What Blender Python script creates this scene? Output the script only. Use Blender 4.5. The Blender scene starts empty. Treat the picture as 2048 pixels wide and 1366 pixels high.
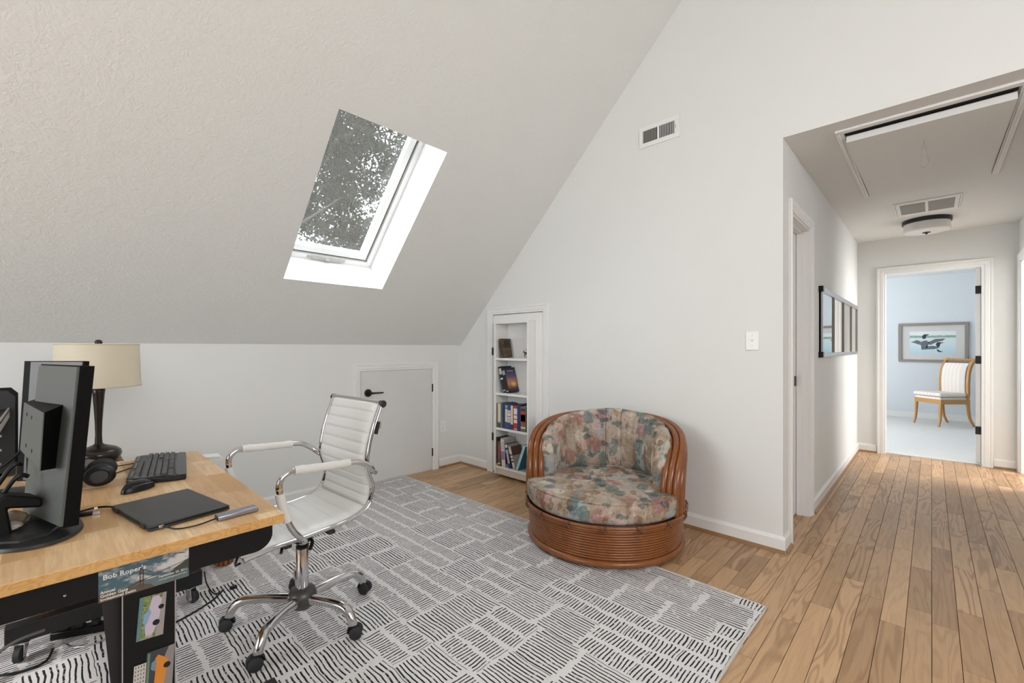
import bpy, bmesh, math, random
from math import sin, cos, pi, radians as R, sqrt, atan2, floor
from mathutils import Vector as V, Matrix as M
random.seed(7)
S = bpy.context.scene
COL = S.collection

# ------------------------------------------------------------------ camera, world, lights
cd = bpy.data.cameras.new('camera'); cam = bpy.data.objects.new('camera', cd); COL.objects.link(cam)
cam.location = (0, 0, 1.2); cam.rotation_euler = (R(90), 0, R(43.70))
cd.sensor_width = 36; cd.lens = 878 / 2048 * 36; cd.shift_y = 13.5 / 2048; cd.clip_start = .05
S.camera = cam
S.view_settings.view_transform = 'Standard'; S.view_settings.look = 'None'
S.view_settings.exposure = -0.10; S.view_settings.gamma = 1; S.view_settings.use_curve_mapping = False
W = bpy.data.worlds.new('sky'); S.world = W; W.use_nodes = True
bg = W.node_tree.nodes['Background']; bg.inputs[0].default_value = (.88, .945, 1.0, 1); bg.inputs[1].default_value = 9.0
def light(name, kind, loc, energy, color=(1, 1, 1), target=None, size=None, sizey=None, angle=None):
    l = bpy.data.lights.new(name, kind); o = bpy.data.objects.new(name, l); COL.objects.link(o)
    o.location = loc; l.energy = energy; l.color = color
    if target: o.rotation_euler = (V(target) - V(loc)).to_track_quat('-Z', 'Y').to_euler()
    if size and kind == 'AREA':
        l.shape = 'RECTANGLE'; l.size = size; l.size_y = sizey or size
    if angle: l.angle = angle
    return o
# sun through the gable window behind the camera, onto the rug under the desk
light('sun', 'SUN', (-1.3, -6, 5), 2.6, (1, .99, .97), target=(-2.4, -1.2, 1.8), angle=R(1.0))
# daylight of the windows (behind the camera, bedroom, room off the hall), plus an added side fill
light('window_light', 'AREA', (-1.9, -3.05, 1.5), 32, (.97, .985, 1), target=(-1.6, 3, 1.2), size=2.2, sizey=1.6)
light('side_fill_light', 'AREA', (2.3, .2, 2.1), 104, (.97, .985, 1), target=(-2.9, 1.5, .6), size=2.6, sizey=1.3)  # added fill from the right, no window is built on that side
light('bedroom_window_light', 'AREA', (-2.3, 8.3, 1.5), 6, (1, .99, .98), target=(1.5, 8.7, 1.1), size=1.8, sizey=1.8)
light('side_room_light', 'AREA', (2.2, 6.0, 1.6), 95, (1, 1, 1), target=(.6, 6.0, .6), size=1.2, sizey=1.4)

# ------------------------------------------------------------------ mesh helpers
class MB:
    def __init__(s): s.v = []; s.f = []
    def add(s, vs, fs):
        n = len(s.v); s.v += [tuple(p) for p in vs]; s.f += [tuple(i + n for i in q) for q in fs]; return s
    def box(s, x0, x1, y0, y1, z0, z1, m=None):
        p = [V((x, y, z)) for z in (z0, z1) for y in (y0, y1) for x in (x0, x1)]
        if m: p = [m @ q for q in p]
        return s.add(p, [(0, 2, 3, 1), (4, 5, 7, 6), (0, 1, 5, 4), (2, 6, 7, 3), (0, 4, 6, 2), (1, 3, 7, 5)])
    def cbox(s, c, sz, m=None):
        c = V(c); h = V(sz) / 2; m = m or M.Identity(4)
        return s.box(-h.x, h.x, -h.y, h.y, -h.z, h.z, M.Translation(c) @ m)
    def prism(s, poly, h0, h1, m=None, axis='z'):
        n = len(poly)
        def P(a, b, h): return V((a, b, h)) if axis == 'z' else (V((a, h, b)) if axis == 'y' else V((h, a, b)))
        p = [P(a, b, h0) for a, b in poly] + [P(a, b, h1) for a, b in poly]
        if m: p = [m @ q for q in p]
        return s.add(p, [tuple(range(n))[::-1], tuple(range(n, 2 * n))] + [(i, (i + 1) % n, n + (i + 1) % n, n + i) for i in range(n)])
    def tube(s, path, r, n=10, closed=False, cap=True, flat=(1, 1), up=None):
        path = [V(p) for p in path]; k = len(path); rr = r if isinstance(r, (list, tuple)) else [r] * k
        T = []
        for i in range(k):
            a = path[(i - 1) % k] if (closed or i > 0) else path[i]
            b = path[(i + 1) % k] if (closed or i < k - 1) else path[i]
            T.append((b - a).normalized())
        u = V(up) if up else (V((0, 0, 1)) if abs(T[0].z) < .9 else V((1, 0, 0)))
        vs = []; N = (u - T[0] * u.dot(T[0])).normalized()
        for i in range(k):
            if up: N = V(up)
            N = (N - T[i] * N.dot(T[i])).normalized(); B = T[i].cross(N)
            for j in range(n):
                a = 2 * pi * j / n
                vs.append(path[i] + (N * cos(a) * flat[0] + B * sin(a) * flat[1]) * rr[i])
        fs = []
        for i in range(k if closed else k - 1):
            i2 = (i + 1) % k
            for j in range(n): fs.append((i * n + j, i * n + (j + 1) % n, i2 * n + (j + 1) % n, i2 * n + j))
        if cap and not closed: fs += [tuple(range(n))[::-1], tuple((k - 1) * n + j for j in range(n))]
        return s.add(vs, fs)
    def lathe(s, prof, n=32, m=None, sx=1, sy=1):
        vs = []; k = len(prof)
        for r, z in prof:
            for j in range(n):
                a = 2 * pi * j / n; q = V((r * cos(a) * sx, r * sin(a) * sy, z)); vs.append(m @ q if m else q)
        fs = [(i * n + j, i * n + (j + 1) % n, (i + 1) * n + (j + 1) % n, (i + 1) * n + j) for i in range(k - 1) for j in range(n)]
        if prof[0][0] > 1e-6: fs.append(tuple(range(n))[::-1])
        if prof[-1][0] > 1e-6: fs.append(tuple((k - 1) * n + j for j in range(n)))
        return s.add(vs, fs)
    def grid(s, fn, nu, nv, cu=False, cv=False):
        U = nu if cu else nu + 1; Vn = nv if cv else nv + 1
        vs = [fn(i / nu, j / nv) for i in range(U) for j in range(Vn)]
        fs = [(i * Vn + j, ((i + 1) % U) * Vn + j, ((i + 1) % U) * Vn + (j + 1) % Vn, i * Vn + (j + 1) % Vn) for i in range(nu) for j in range(nv)]
        return s.add(vs, fs)
    def quad(s, a, b, c, d): return s.add([a, b, c, d], [(0, 1, 2, 3)])
    def build(s, name, mat, parent=None, smooth=None, bevel=0, sub=0, seg=2, loc=None, rot=None):
        me = bpy.data.meshes.new(name); me.from_pydata(s.v, [], s.f)
        bm = bmesh.new(); bm.from_mesh(me); bmesh.ops.remove_doubles(bm, verts=bm.verts, dist=1e-6)
        bmesh.ops.recalc_face_normals(bm, faces=bm.faces); bm.to_mesh(me); bm.free()
        if mat: me.materials.append(mat)
        if smooth is not None:
            for p in me.polygons: p.use_smooth = True
            me.set_sharp_from_angle(angle=R(smooth))
        o = bpy.data.objects.new(name, me); COL.objects.link(o)
        if parent: o.parent = parent
        if loc: o.location = loc
        if rot: o.rotation_euler = rot
        if bevel:
            b = o.modifiers.new('b', 'BEVEL'); b.width = bevel; b.segments = seg; b.limit_method = 'ANGLE'; b.angle_limit = R(35)
            for p in me.polygons: p.use_smooth = True
            me.set_sharp_from_angle(angle=R(50))
        if sub:
            q = o.modifiers.new('s', 'SUBSURF'); q.levels = q.render_levels = sub
            for p in me.polygons: p.use_smooth = True
        return o
def empty(name, label, cat, loc=(0, 0, 0), rz=0, group=None, kind=None):
    o = bpy.data.objects.new(name, None); COL.objects.link(o); o.location = loc; o.rotation_euler = (0, 0, rz)
    o.empty_display_size = .05
    return tag(o, label, cat, group, kind)
def tag(o, label=None, cat=None, group=None, kind=None):
    if label: o['label'] = label
    if cat: o['category'] = cat
    if group: o['group'] = group
    if kind: o['kind'] = kind
    return o
def struct(o, label=None):
    o['kind'] = 'structure'
    if label: o['label'] = label
    return o
def smooth_path(pts, k=6):
    P = [V(p) for p in pts]; out = []
    for i in range(len(P) - 1):
        a, b, c, d = P[max(i - 1, 0)], P[i], P[i + 1], P[min(i + 2, len(P) - 1)]
        for j in range(k):
            t = j / k
            out.append(.5 * ((2 * b) + (c - a) * t + (2 * a - 5 * b + 4 * c - d) * t * t + (3 * b - a - 3 * c + d) * t ** 3))
    out.append(P[-1]); return out
def RZ(a): return M.Rotation(a, 4, 'Z')
def RX(a): return M.Rotation(a, 4, 'X')
def RY(a): return M.Rotation(a, 4, 'Y')
def TR(*p): return M.Translation(p)

# ------------------------------------------------------------------ materials
def lin(r, g, b):
    f = lambda c: (c / 255 / 12.92) if c / 255 <= .04045 else ((c / 255 + .055) / 1.055) ** 2.4
    return (f(r), f(g), f(b), 1)
class Mat:
    def __init__(s, name, color=(.8, .8, .8, 1), rough=.5, metal=0, spec=.5, coat=0):
        s.m = bpy.data.materials.new(name); s.m.use_nodes = True; s.t = s.m.node_tree; s.N = s.t.nodes
        s.b = s.N['Principled BSDF']; s.out = s.N['Material Output']
        s.b.inputs['Base Color'].default_value = color; s.b.inputs['Roughness'].default_value = rough
        s.b.inputs['Metallic'].default_value = metal; s.b.inputs['Specular IOR Level'].default_value = spec
        s.b.inputs['Coat Weight'].default_value = coat
    def L(s, a, b): s.t.links.new(a, b)
    def put(s, sock, x):
        if isinstance(x, bpy.types.NodeSocket): s.L(x, sock)
        else: sock.default_value = x
    def math(s, op, a, b=0.0, c=None, clamp=False):
        n = s.N.new('ShaderNodeMath'); n.operation = op; n.use_clamp = clamp
        s.put(n.inputs[0], a); s.put(n.inputs[1], b)
        if c is not None: s.put(n.inputs[2], c)
        return n.outputs[0]
    def co(s, kind='Object'): return s.N.new('ShaderNodeTexCoord').outputs[kind]
    def sep(s, v):
        n = s.N.new('ShaderNodeSeparateXYZ'); s.L(v, n.inputs[0]); return n.outputs
    def comb(s, x=0.0, y=0.0, z=0.0):
        n = s.N.new('ShaderNodeCombineXYZ'); s.put(n.inputs[0], x); s.put(n.inputs[1], y); s.put(n.inputs[2], z); return n.outputs[0]
    def map(s, v, scale=(1, 1, 1), loc=(0, 0, 0), rot=(0, 0, 0)):
        n = s.N.new('ShaderNodeMapping'); s.L(v, n.inputs[0]); n.inputs['Scale'].default_value = scale; n.inputs['Location'].default_value = loc; n.inputs['Rotation'].default_value = rot; return n.outputs[0]
    def noise(s, v, scale=5, detail=3, rough=.5, dist=0, out=0):
        n = s.N.new('ShaderNodeTexNoise'); s.L(v, n.inputs['Vector']); n.inputs['Scale'].default_value = scale; n.inputs['Detail'].default_value = detail; n.inputs['Roughness'].default_value = rough; n.inputs['Distortion'].default_value = dist; return n.outputs[out]
    def voro(s, v, scale=5, feat='F1', rnd=1, out='Distance'):
        n = s.N.new('ShaderNodeTexVoronoi'); n.feature = feat; s.L(v, n.inputs['Vector']); n.inputs['Scale'].default_value = scale; n.inputs['Randomness'].default_value = rnd; return n.outputs[out]
    def white(s, v, out='Value'):
        n = s.N.new('ShaderNodeTexWhiteNoise'); n.noise_dimensions = '3D'; s.L(v, n.inputs['Vector']); return n.outputs[out]
    def vadd(s, a, b, op='ADD'):
        n = s.N.new('ShaderNodeVectorMath'); n.operation = op; s.put(n.inputs[0], a); s.put(n.inputs[1], b); return n.outputs[0]
    def vscale(s, a, k):
        n = s.N.new('ShaderNodeVectorMath'); n.operation = 'SCALE'; s.L(a, n.inputs[0]); s.put(n.inputs['Scale'], k); return n.outputs[0]
    def mix(s, f, a, b):
        n = s.N.new('ShaderNodeMix'); n.data_type = 'RGBA'; s.put(n.inputs[0], f); s.put(n.inputs[6], a); s.put(n.inputs[7], b); return n.outputs[2]
    def ramp(s, f, stops, interp='LINEAR'):
        n = s.N.new('ShaderNodeValToRGB'); s.L(f, n.inputs[0]); e = n.color_ramp.elements; n.color_ramp.interpolation = interp
        while len(e) < len(stops): e.new(.5)
        for q, (p, c) in zip(e, stops): q.position = p; q.color = c if len(c) == 4 else (*c, 1)
        return n.outputs[0]
    def rng(s, x, a, b, c=0.0, d=1.0):
        n = s.N.new('ShaderNodeMapRange'); n.inputs[1].default_value = a; n.inputs[2].default_value = b; n.inputs[3].default_value = c; n.inputs[4].default_value = d; s.L(x, n.inputs[0]); return n.outputs[0]
    def color(s, x): s.put(s.b.inputs['Base Color'], x); return s
    def rough(s, x): s.put(s.b.inputs['Roughness'], x); return s
    def bump(s, h, strength=.3, dist=.01):
        n = s.N.new('ShaderNodeBump'); n.inputs['Strength'].default_value = strength; n.inputs['Distance'].default_value = dist; s.L(h, n.inputs['Height']); s.L(n.outputs[0], s.b.inputs['Normal']); return s
def simple(name, c, rough=.5, metal=0, var=.04, scale=30, spec=.5, bump=0, bscale=200, coat=0):
    k = Mat(name, c, rough, metal, spec, coat); co = k.co()
    n = k.noise(co, scale, 3)
    a = tuple(min(1, x * (1 - var)) for x in c[:3]) + (1,); b = tuple(min(1, x * (1 + var)) for x in c[:3]) + (1,)
    k.color(k.mix(n, a, b))
    if bump: k.bump(k.noise(co, bscale, 2), bump, .002)
    return k.m
G = {}
G['wall'] = simple('wall_paint', (.772, .775, .757, 1), .75, bump=.06, bscale=140, var=.012, scale=3)
k = Mat('textured_ceiling', (.76, .745, .72, 1), .85); co = k.co()
d1 = k.noise(co, 30, 4, .6, 1.0); d2 = k.voro(k.vadd(co, k.vscale(k.noise(co, 9, 2, .5, 0, 1), .12)), 40, 'DISTANCE_TO_EDGE')
h = k.math('ADD', k.math('MULTIPLY', k.rng(d1, .48, .62), .7), k.math('MULTIPLY', k.rng(d2, 0, .25), .35)); k.bump(h, .27, .0065)
k.color(k.mix(k.noise(co, 2, 2), (.748, .756, .735, 1), (.775, .782, .762, 1))); G['slope'] = k.m
G['shaft'] = simple('shaft_paint', (.86, .86, .85, 1), .8, bump=.35, bscale=60, var=.02)
G['trim'] = simple('trim_white', (.83, .825, .81, 1), .38, var=.015, scale=8)
G['white_frame'] = simple('white_frame', (.85, .85, .84, 1), .3, var=.02)
G['blue_wall'] = simple('blue_wall_paint', (.72, .75, .775, 1), .75, var=.012, scale=3)
G['black_metal'] = simple('black_steel', (.012, .012, .013, 1), .42, 0, .15, 60)
G['black_plastic'] = simple('black_plastic', (.006, .006, .007, 1), .35, 0, .15, 40, spec=.3)
G['bezel'] = simple('bezel_black', (.003, .003, .0032, 1), .55, 0, .1, 40, spec=.12)
G['matte_black'] = simple('matte_black', (.004, .004, .0045, 1), .55, 0, .1, 40, spec=.25)
G['key'] = simple('key_plastic', (.02, .02, .022, 1), .4, 0, .1, 30)
G['dark_grey'] = simple('dark_grey_shell', (.085, .093, .088, 1), .5, 0, .06, 10, bump=.05, bscale=600)
G['mid_grey'] = simple('mid_grey_shell', (.11, .115, .112, 1), .45, 0, .05, 10, bump=.05, bscale=600)
G['laptop'] = simple('laptop_lid', (.028, .028, .03, 1), .33, .3, .08, 20)
G['rubber'] = simple('rubber', (.016, .016, .017, 1), .7)
G['chrome'] = simple('chrome', (.62, .62, .63, 1), .09, 1, .03, 20)
G['steel'] = simple('galvanised_steel', (.5, .5, .48, 1), .32, 1, .15, 60)
G['alu'] = simple('aluminium', (.52, .52, .54, 1), .3, 1, .05, 90)
G['hub'] = simple('hub_aluminium', (.34, .35, .42, 1), .3, .9, .05, 90)
G['leather'] = simple('white_leather', (.74, .735, .72, 1), .38, 0, .02, 8, bump=.08, bscale=500)
G['sleeve'] = simple('white_sleeve', (.70, .68, .65, 1), .45, 0, .05, 25, bump=.25, bscale=45)
G['shade'] = None
G['mirror'] = simple('mirror_glass', (.9, .91, .91, 1), .02, 1, .005)
G['paper'] = simple('paper', (.8, .79, .77, 1), .7)
G['page'] = simple('page_block', (.62, .56, .45, 1), .8, 0, .15, 200)
G['lampbase'] = simple('dark_bronze_wood', (.018, .011, .009, 1), .25, 0, .2, 20)
G['shoe'] = simple('shoe_moulding_oak', (.30, .16, .07, 1), .4, 0, .2, 20)
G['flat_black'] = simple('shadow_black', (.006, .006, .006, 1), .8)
G['hinge'] = simple('black_hinge', (.008, .008, .008, 1), .4)
G['stone_a'] = simple('pale_stone', (.42, .36, .31, 1), .7, 0, .35, 18, bump=.6, bscale=30)
G['stone_b'] = simple('brown_stone', (.16, .11, .07, 1), .6, 0, .7, 30, bump=.8, bscale=30)
G['slate'] = simple('slate_black', (.02, .02, .02, 1), .38, 0, .6, 25, bump=.6, bscale=35)
G['grille_grey'] = simple('grille_mesh', (.30, .29, .27, 1), .7, 0, .25, 400)
G['copper'] = simple('contact_ring', (.62, .45, .32, 1), .4, .6)
G['leaf'] = None
k = Mat('lamp_shade', (.70, .60, .44, 1), .8); k.color(k.mix(k.noise(k.map(k.co(), (60, 60, 400)), 3, 2), (.84, .77, .62, 1), (.88, .82, .67, 1)))
tr = k.N.new('ShaderNodeBsdfTranslucent'); tr.inputs[0].default_value = (.82, .72, .55, 1); mx = k.N.new('ShaderNodeMixShader'); mx.inputs[0].default_value = .3
k.L(k.b.outputs[0], mx.inputs[1]); k.L(tr.outputs[0], mx.inputs[2]); k.L(mx.outputs[0], k.out.inputs[0]); G['shade'] = k.m
k = Mat('glass_diffuser', (.80, .79, .77, 1), .35); k.color(k.mix(k.noise(k.co(), 10), (.78, .77, .75, 1), (.82, .81, .79, 1))); G['diffuser'] = k.m
# hazy skylight pane: clear glass with a film of dust and pollen streaks
k = Mat('skylight_glass'); co = k.co()
tp = k.N.new('ShaderNodeBsdfTransparent'); tp.inputs[0].default_value = (.93, .94, .94, 1)
df = k.N.new('ShaderNodeBsdfDiffuse'); df.inputs[0].default_value = (.55, .53, .47, 1)
tl = k.N.new('ShaderNodeBsdfTranslucent'); tl.inputs[0].default_value = (.6, .57, .52, 1)
gl = k.N.new('ShaderNodeBsdfGlossy'); gl.inputs[1].default_value = .03
m1 = k.N.new('ShaderNodeMixShader'); m1.inputs[0].default_value = .5; k.L(df.outputs[0], m1.inputs[1]); k.L(tl.outputs[0], m1.inputs[2])
m2 = k.N.new('ShaderNodeMixShader'); k.L(k.rng(k.noise(k.map(co, (6, 60, 6)), 4, 5, .7), .3, .75, .02, .075), m2.inputs[0]); k.L(tp.outputs[0], m2.inputs[1]); k.L(m1.outputs[0], m2.inputs[2])
m3 = k.N.new('ShaderNodeMixShader'); m3.inputs[0].default_value = .03; k.L(m2.outputs[0], m3.inputs[1]); k.L(gl.outputs[0], m3.inputs[2]); k.L(m3.outputs[0], k.out.inputs[0]); G['glass'] = k.m
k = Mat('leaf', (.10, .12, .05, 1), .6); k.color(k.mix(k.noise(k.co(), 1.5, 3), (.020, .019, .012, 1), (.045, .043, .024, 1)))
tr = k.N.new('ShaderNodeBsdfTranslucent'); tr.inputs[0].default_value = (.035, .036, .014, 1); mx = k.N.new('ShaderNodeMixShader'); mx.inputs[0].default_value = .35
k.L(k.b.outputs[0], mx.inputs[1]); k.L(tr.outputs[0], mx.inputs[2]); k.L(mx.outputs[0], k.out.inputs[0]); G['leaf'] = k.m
G['bark'] = simple('bark', (.022, .018, .014, 1), .9, 0, .4, 20)
# oak planks: the attribute rnd differs per plank
def oak(name, dark, lightc, scale=1.0, rough=.33, attr=True):
    k = Mat(name, rough=rough); co = k.co(); X = k.sep(co)
    if attr:
        a = k.N.new('ShaderNodeAttribute'); a.attribute_name = 'rnd'; r = a.outputs['Fac']
    else: r = k.math('ADD', 0.0, .3)
    v = k.comb(k.math('MULTIPLY', X[0], 9 * scale), k.math('MULTIPLY', X[1], 1.1 * scale), k.math('MULTIPLY', r, 60))
    n1 = k.noise(v, 1.0, 2, .5, .4)
    ring = k.math('SINE', k.math('MULTIPLY', n1, 62)); ring = k.rng(ring, -.2, 1, 0, 1)
    fine = k.noise(k.comb(k.math('MULTIPLY', X[0], 240), k.math('MULTIPLY', X[1], 7), k.math('MULTIPLY', r, 30)), 1, 3, .6)
    t = k.math('ADD', k.math('MULTIPLY', k.math('MULTIPLY', ring, .46), k.math('SUBTRACT', 1.3, r)), k.math('MULTIPLY', fine, .52))
    big = k.noise(v, .35, 2)
    t = k.math('ADD', t, k.math('MULTIPLY', big, .30)); t = k.math('SUBTRACT', t, .34)
    c = k.mix(k.math('MULTIPLY', t, 1.0, clamp=True), lightc, dark)
    r2 = k.white(k.comb(r, 3.1, 1.7))
    c = k.mix(k.math('MULTIPLY', k.rng(r2, .15, 1), .95), c, k.mix(.62, c, dark))
    r3 = k.white(k.comb(r, 7.7, 2.9))
    c = k.mix(k.math('MULTIPLY', k.rng(r3, .6, 1), .35), c, (lightc[0] * 1.12, lightc[1] * 1.12, lightc[2] * 1.1, 1))
    k.color(c); k.rough(k.rng(fine, .2, .8, rough - .06, rough + .1)); k.bump(k.math('ADD', fine, k.math('MULTIPLY', ring, .3)), .05, .001)
    return k.m
G['oak'] = oak('oak_planks', (.20, .098, .040, 1), (.64, .41, .225, 1), 1.0, .36)
# butcher block top: staves with their own tone
k = Mat('butcher_block', rough=.36); co = k.co(); X = k.sep(co)
row = k.math('FLOOR', k.math('MULTIPLY', X[1], 14)); off = k.white(k.comb(row, 1.3, 0.0))
cx = k.math('FLOOR', k.math('ADD', k.math('MULTIPLY', X[0], 3.4), k.math('MULTIPLY', off, 5)))
r = k.white(k.comb(row, cx, 2.0)); fine = k.noise(k.comb(k.math('MULTIPLY', X[0], 9), k.math('MULTIPLY', X[1], 160), k.math('MULTIPLY', r, 40)), 1, 3, .6)
arc = k.rng(k.math('SINE', k.math('MULTIPLY', k.noise(k.comb(k.math('MULTIPLY', X[0], 2), k.math('MULTIPLY', X[1], 14), k.math('ADD', k.math('MULTIPLY', r, 40), k.math('MULTIPLY', X[2], 14))), 1, 2), 40)), -.3, 1)
c = k.mix(r, (.53, .29, .115, 1), (.92, .70, .43, 1)); c = k.mix(k.math('MULTIPLY', k.rng(fine, .35, .75), .45), c, (.46, .25, .09, 1)); c = k.mix(k.math('MULTIPLY', arc, .28), c, (.45, .24, .09, 1))
k.color(c); G['butcher'] = k.m
k = Mat('butcher_block_edge', rough=.4); co = k.co(); X = k.sep(co)
r = k.white(k.comb(k.math('FLOOR', k.math('MULTIPLY', X[1], 14)), k.math('FLOOR', k.math('MULTIPLY', X[0], 7)), .5))
n1 = k.noise(k.comb(k.math('MULTIPLY', X[0], 12), k.math('MULTIPLY', X[1], 12), k.math('ADD', k.math('MULTIPLY', X[2], 26), k.math('MULTIPLY', r, 30))), 1, 2)
c = k.mix(k.rng(k.math('SINE', k.math('MULTIPLY', n1, 70)), -.4, 1), (.60, .33, .11, 1), (.47, .235, .065, 1)); c = k.mix(k.math('MULTIPLY', r, .45), c, (.68, .42, .17, 1))
k.color(c); G['butcher_edge'] = k.m
# rattan
k = Mat('rattan_pole', rough=.24, spec=.55); co = k.co(); c = k.mix(k.noise(k.map(co, (9, 9, 9)), 2, 4, .6), (.15, .044, .011, 1), (.30, .105, .028, 1))
k.color(c); G['rattan'] = k.m
G['rattan_dark'] = simple('rattan_binding', (.13, .042, .014, 1), .4, 0, .3, 60)
# floral chintz
k = Mat('floral_fabric', rough=.85, spec=.2); co = k.co()
w = k.vadd(co, k.vscale(k.vadd(k.noise(co, 5, 2, .5, 0, 1), (-.5, -.5, -.5)), .16))
w2 = k.vadd(co, k.vscale(k.vadd(k.noise(co, 14, 3, .6, 0, 1), (-.5, -.5, -.5)), .07))
c = k.ramp(k.noise(w, 6, 4, .6), [(.30, (.20, .15, .11)), (.45, (.37, .28, .20)), (.56, (.44, .36, .29)), (.72, (.26, .22, .21))])
def blob(c, sc, loc, thr, size, col, soft=.06, src=None, st=(1, 1, 1)):
    vv = k.map(src or w, st, loc); d = k.voro(vv, sc); pick = k.sep(k.voro(vv, sc, out='Color'))[0]
    m = k.math('MULTIPLY', k.math('GREATER_THAN', pick, thr), k.rng(d, size, size - soft, 0, 1))
    tex = k.rng(k.noise(k.map(w2, (30, 90, 20)), 1, 3, .7), .25, .75, .45, 1)
    return k.mix(k.math('MULTIPLY', k.math('MULTIPLY', m, tex), .92), c, col)
c = blob(c, 7, (.3, .1, .7), .40, .50, (.33, .40, .42, 1), .18, st=(1, 1.4, .8))
c = blob(c, 8, (1.3, 2.1, .2), .52, .44, (.66, .58, .47, 1), .12)
c = blob(c, 9, (4.3, 1.1, 3.7), .46, .47, (.075, .15, .155, 1), .07, w2, (1.3, .9, .75))
c = blob(c, 6.5, (7.3, 5.1, 1.7), .56, .46, (.31, .13, .12, 1), .14, w2, (1, 1, 1.2))
c = blob(c, 11, (2.2, 9.1, 6.7), .62, .42, (.20, .105, .05, 1), .08, w2, (1.5, 1, .8))
c = blob(c, 13, (9.2, 3.1, 8.7), .58, .42, (.045, .09, .10, 1), .06, w2, (.8, 1, 1.5))
c = blob(c, 10, (5.2, 6.1, 2.7), .58, .42, (.58, .40, .36, 1), .1, w2)
st = k.noise(k.map(w2, (14, 60, 25), (0, 0, 0), (.4, .3, .8)), 1, 4, .7); c = k.mix(k.rng(st, .55, .68, 0, .6), c, (.60, .54, .46, 1))
c = k.mix(k.rng(k.noise(k.map(w2, (50, 16, 40), (3, 0, 0), (.9, .2, .3)), 1, 4, .7), .55, .66, 0, .7), c, (.13, .115, .10, 1))
k.color(c); k.bump(k.noise(co, 12, 4, .6), .35, .02); G['floral'] = k.m
G['stripe'] = None
k = Mat('striped_upholstery', rough=.85); X = k.sep(k.co()); s1 = k.math('SINE', k.math('MULTIPLY', X[0], 110)); k.color(k.mix(k.rng(s1, -.2, .5), (.82, .75, .69, 1), (.78, .68, .61, 1))); G['stripe'] = k.m
k = Mat('honey_wood', rough=.35); X = k.co(); k.color(k.mix(k.noise(k.map(X, (30, 30, 4)), 2, 4, .6), (.40, .185, .045, 1), (.60, .315, .095, 1))); G['honey'] = k.m
k = Mat('berber_carpet', rough=.95); X = k.sep(k.co()); gx = k.math('SINE', k.math('MULTIPLY', X[0], 150)); gy = k.math('SINE', k.math('MULTIPLY', X[1], 110)); gg = k.math('MULTIPLY', gx, gy)
k.color(k.mix(k.rng(gg, -.4, .6), (.60, .585, .56, 1), (.80, .79, .77, 1))); k.bump(gg, .4, .008); G['carpet'] = k.m
# rug: blocks of hand drawn strokes printed on a pale pile
k = Mat('rug_print', rough=.95, spec=.1); co = k.co(); X = k.sep(co)
wob = k.vadd(k.noise(co, 8, 2, .5, 0, 1), (-.5, -.5, -.5)); wx = k.sep(wob)
px = k.math('ADD', X[0], k.math('MULTIPLY', wx[0], .024)); py = k.math('ADD', X[1], k.math('MULTIPLY', wx[1], .024))
ry = k.math('MULTIPLY', py, 1 / .19); iy = k.math('FLOOR', ry); fy = k.math('FRACT', ry)
sh = k.white(k.comb(iy, 4.2, .7)); rx = k.math('ADD', k.math('MULTIPLY', px, 1 / .225), k.math('MULTIPLY', sh, 7)); ix = k.math('FLOOR', rx); fx = k.math('FRACT', rx)
r1 = k.white(k.comb(ix, iy, .3)); ori = k.math('GREATER_THAN', r1, .47)
# strokes along y, two short rows
fy2 = k.math('FRACT', k.math('MULTIPLY', fy, 2)); sx = k.math('MULTIPLY', fx, 14.5); kx = k.math('FLOOR', sx)
j1 = k.white(k.comb(k.math('ADD', kx, k.math('MULTIPLY', ix, 17)), k.math('FLOOR', k.math('MULTIPLY', ry, 2)), .9))
la = k.math('LESS_THAN', k.math('ABSOLUTE', k.math('SUBTRACT', k.math('FRACT', sx), .5)), k.math('ADD', .15, k.math('MULTIPLY', j1, .05)))
ea = k.math('MULTIPLY', k.math('GREATER_THAN', fy2, k.math('ADD', .05, k.math('MULTIPLY', j1, .13))), k.math('LESS_THAN', fy2, k.math('SUBTRACT', .96, k.math('MULTIPLY', k.white(k.comb(j1, .2, .3)), .13))))
A = k.math('MULTIPLY', la, ea)
# strokes along x
sy = k.math('MULTIPLY', fy, 11.5); ky = k.math('FLOOR', sy); j2 = k.white(k.comb(k.math('ADD', ky, k.math('MULTIPLY', iy, 23)), ix, .4))
lb = k.math('LESS_THAN', k.math('ABSOLUTE', k.math('SUBTRACT', k.math('FRACT', sy), .5)), k.math('ADD', .14, k.math('MULTIPLY', j2, .06)))
eb = k.math('MULTIPLY', k.math('GREATER_THAN', fx, k.math('ADD', .02, k.math('MULTIPLY', j2, .08))), k.math('LESS_THAN', fx, k.math('SUBTRACT', .98, k.math('MULTIPLY', k.white(k.comb(j2, .7, .3)), .08))))
B = k.math('MULTIPLY', lb, eb)
ln = k.math('ADD', k.math('MULTIPLY', A, k.math('SUBTRACT', 1.0, ori)), k.math('MULTIPLY', B, ori))
ln = k.math('MULTIPLY', ln, k.rng(k.noise(co, 60, 2), .30, .42, .35, 1))
base = k.mix(k.noise(co, 40, 3), (.66, .635, .62, 1), (.75, .725, .71, 1))
k.color(k.mix(ln, base, (.024, .024, .03, 1))); k.bump(k.noise(co, 300, 2), .25, .004); G['rug'] = k.m
def flat(name, c, rough=.5): 
    key = 'f_' + name
    if key not in G: G[key] = simple(name, c, rough, var=.05, scale=40)
    return G[key]

# ------------------------------------------------------------------ room shell
YG, XK, HC = 2.96, -3.57, 2.435       # gable wall plane, knee wall plane, hall ceiling
YB, XR, ZT = -3.2, 3.57, 3.75
def sx(z): return XK + (z - 1.23)
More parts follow.
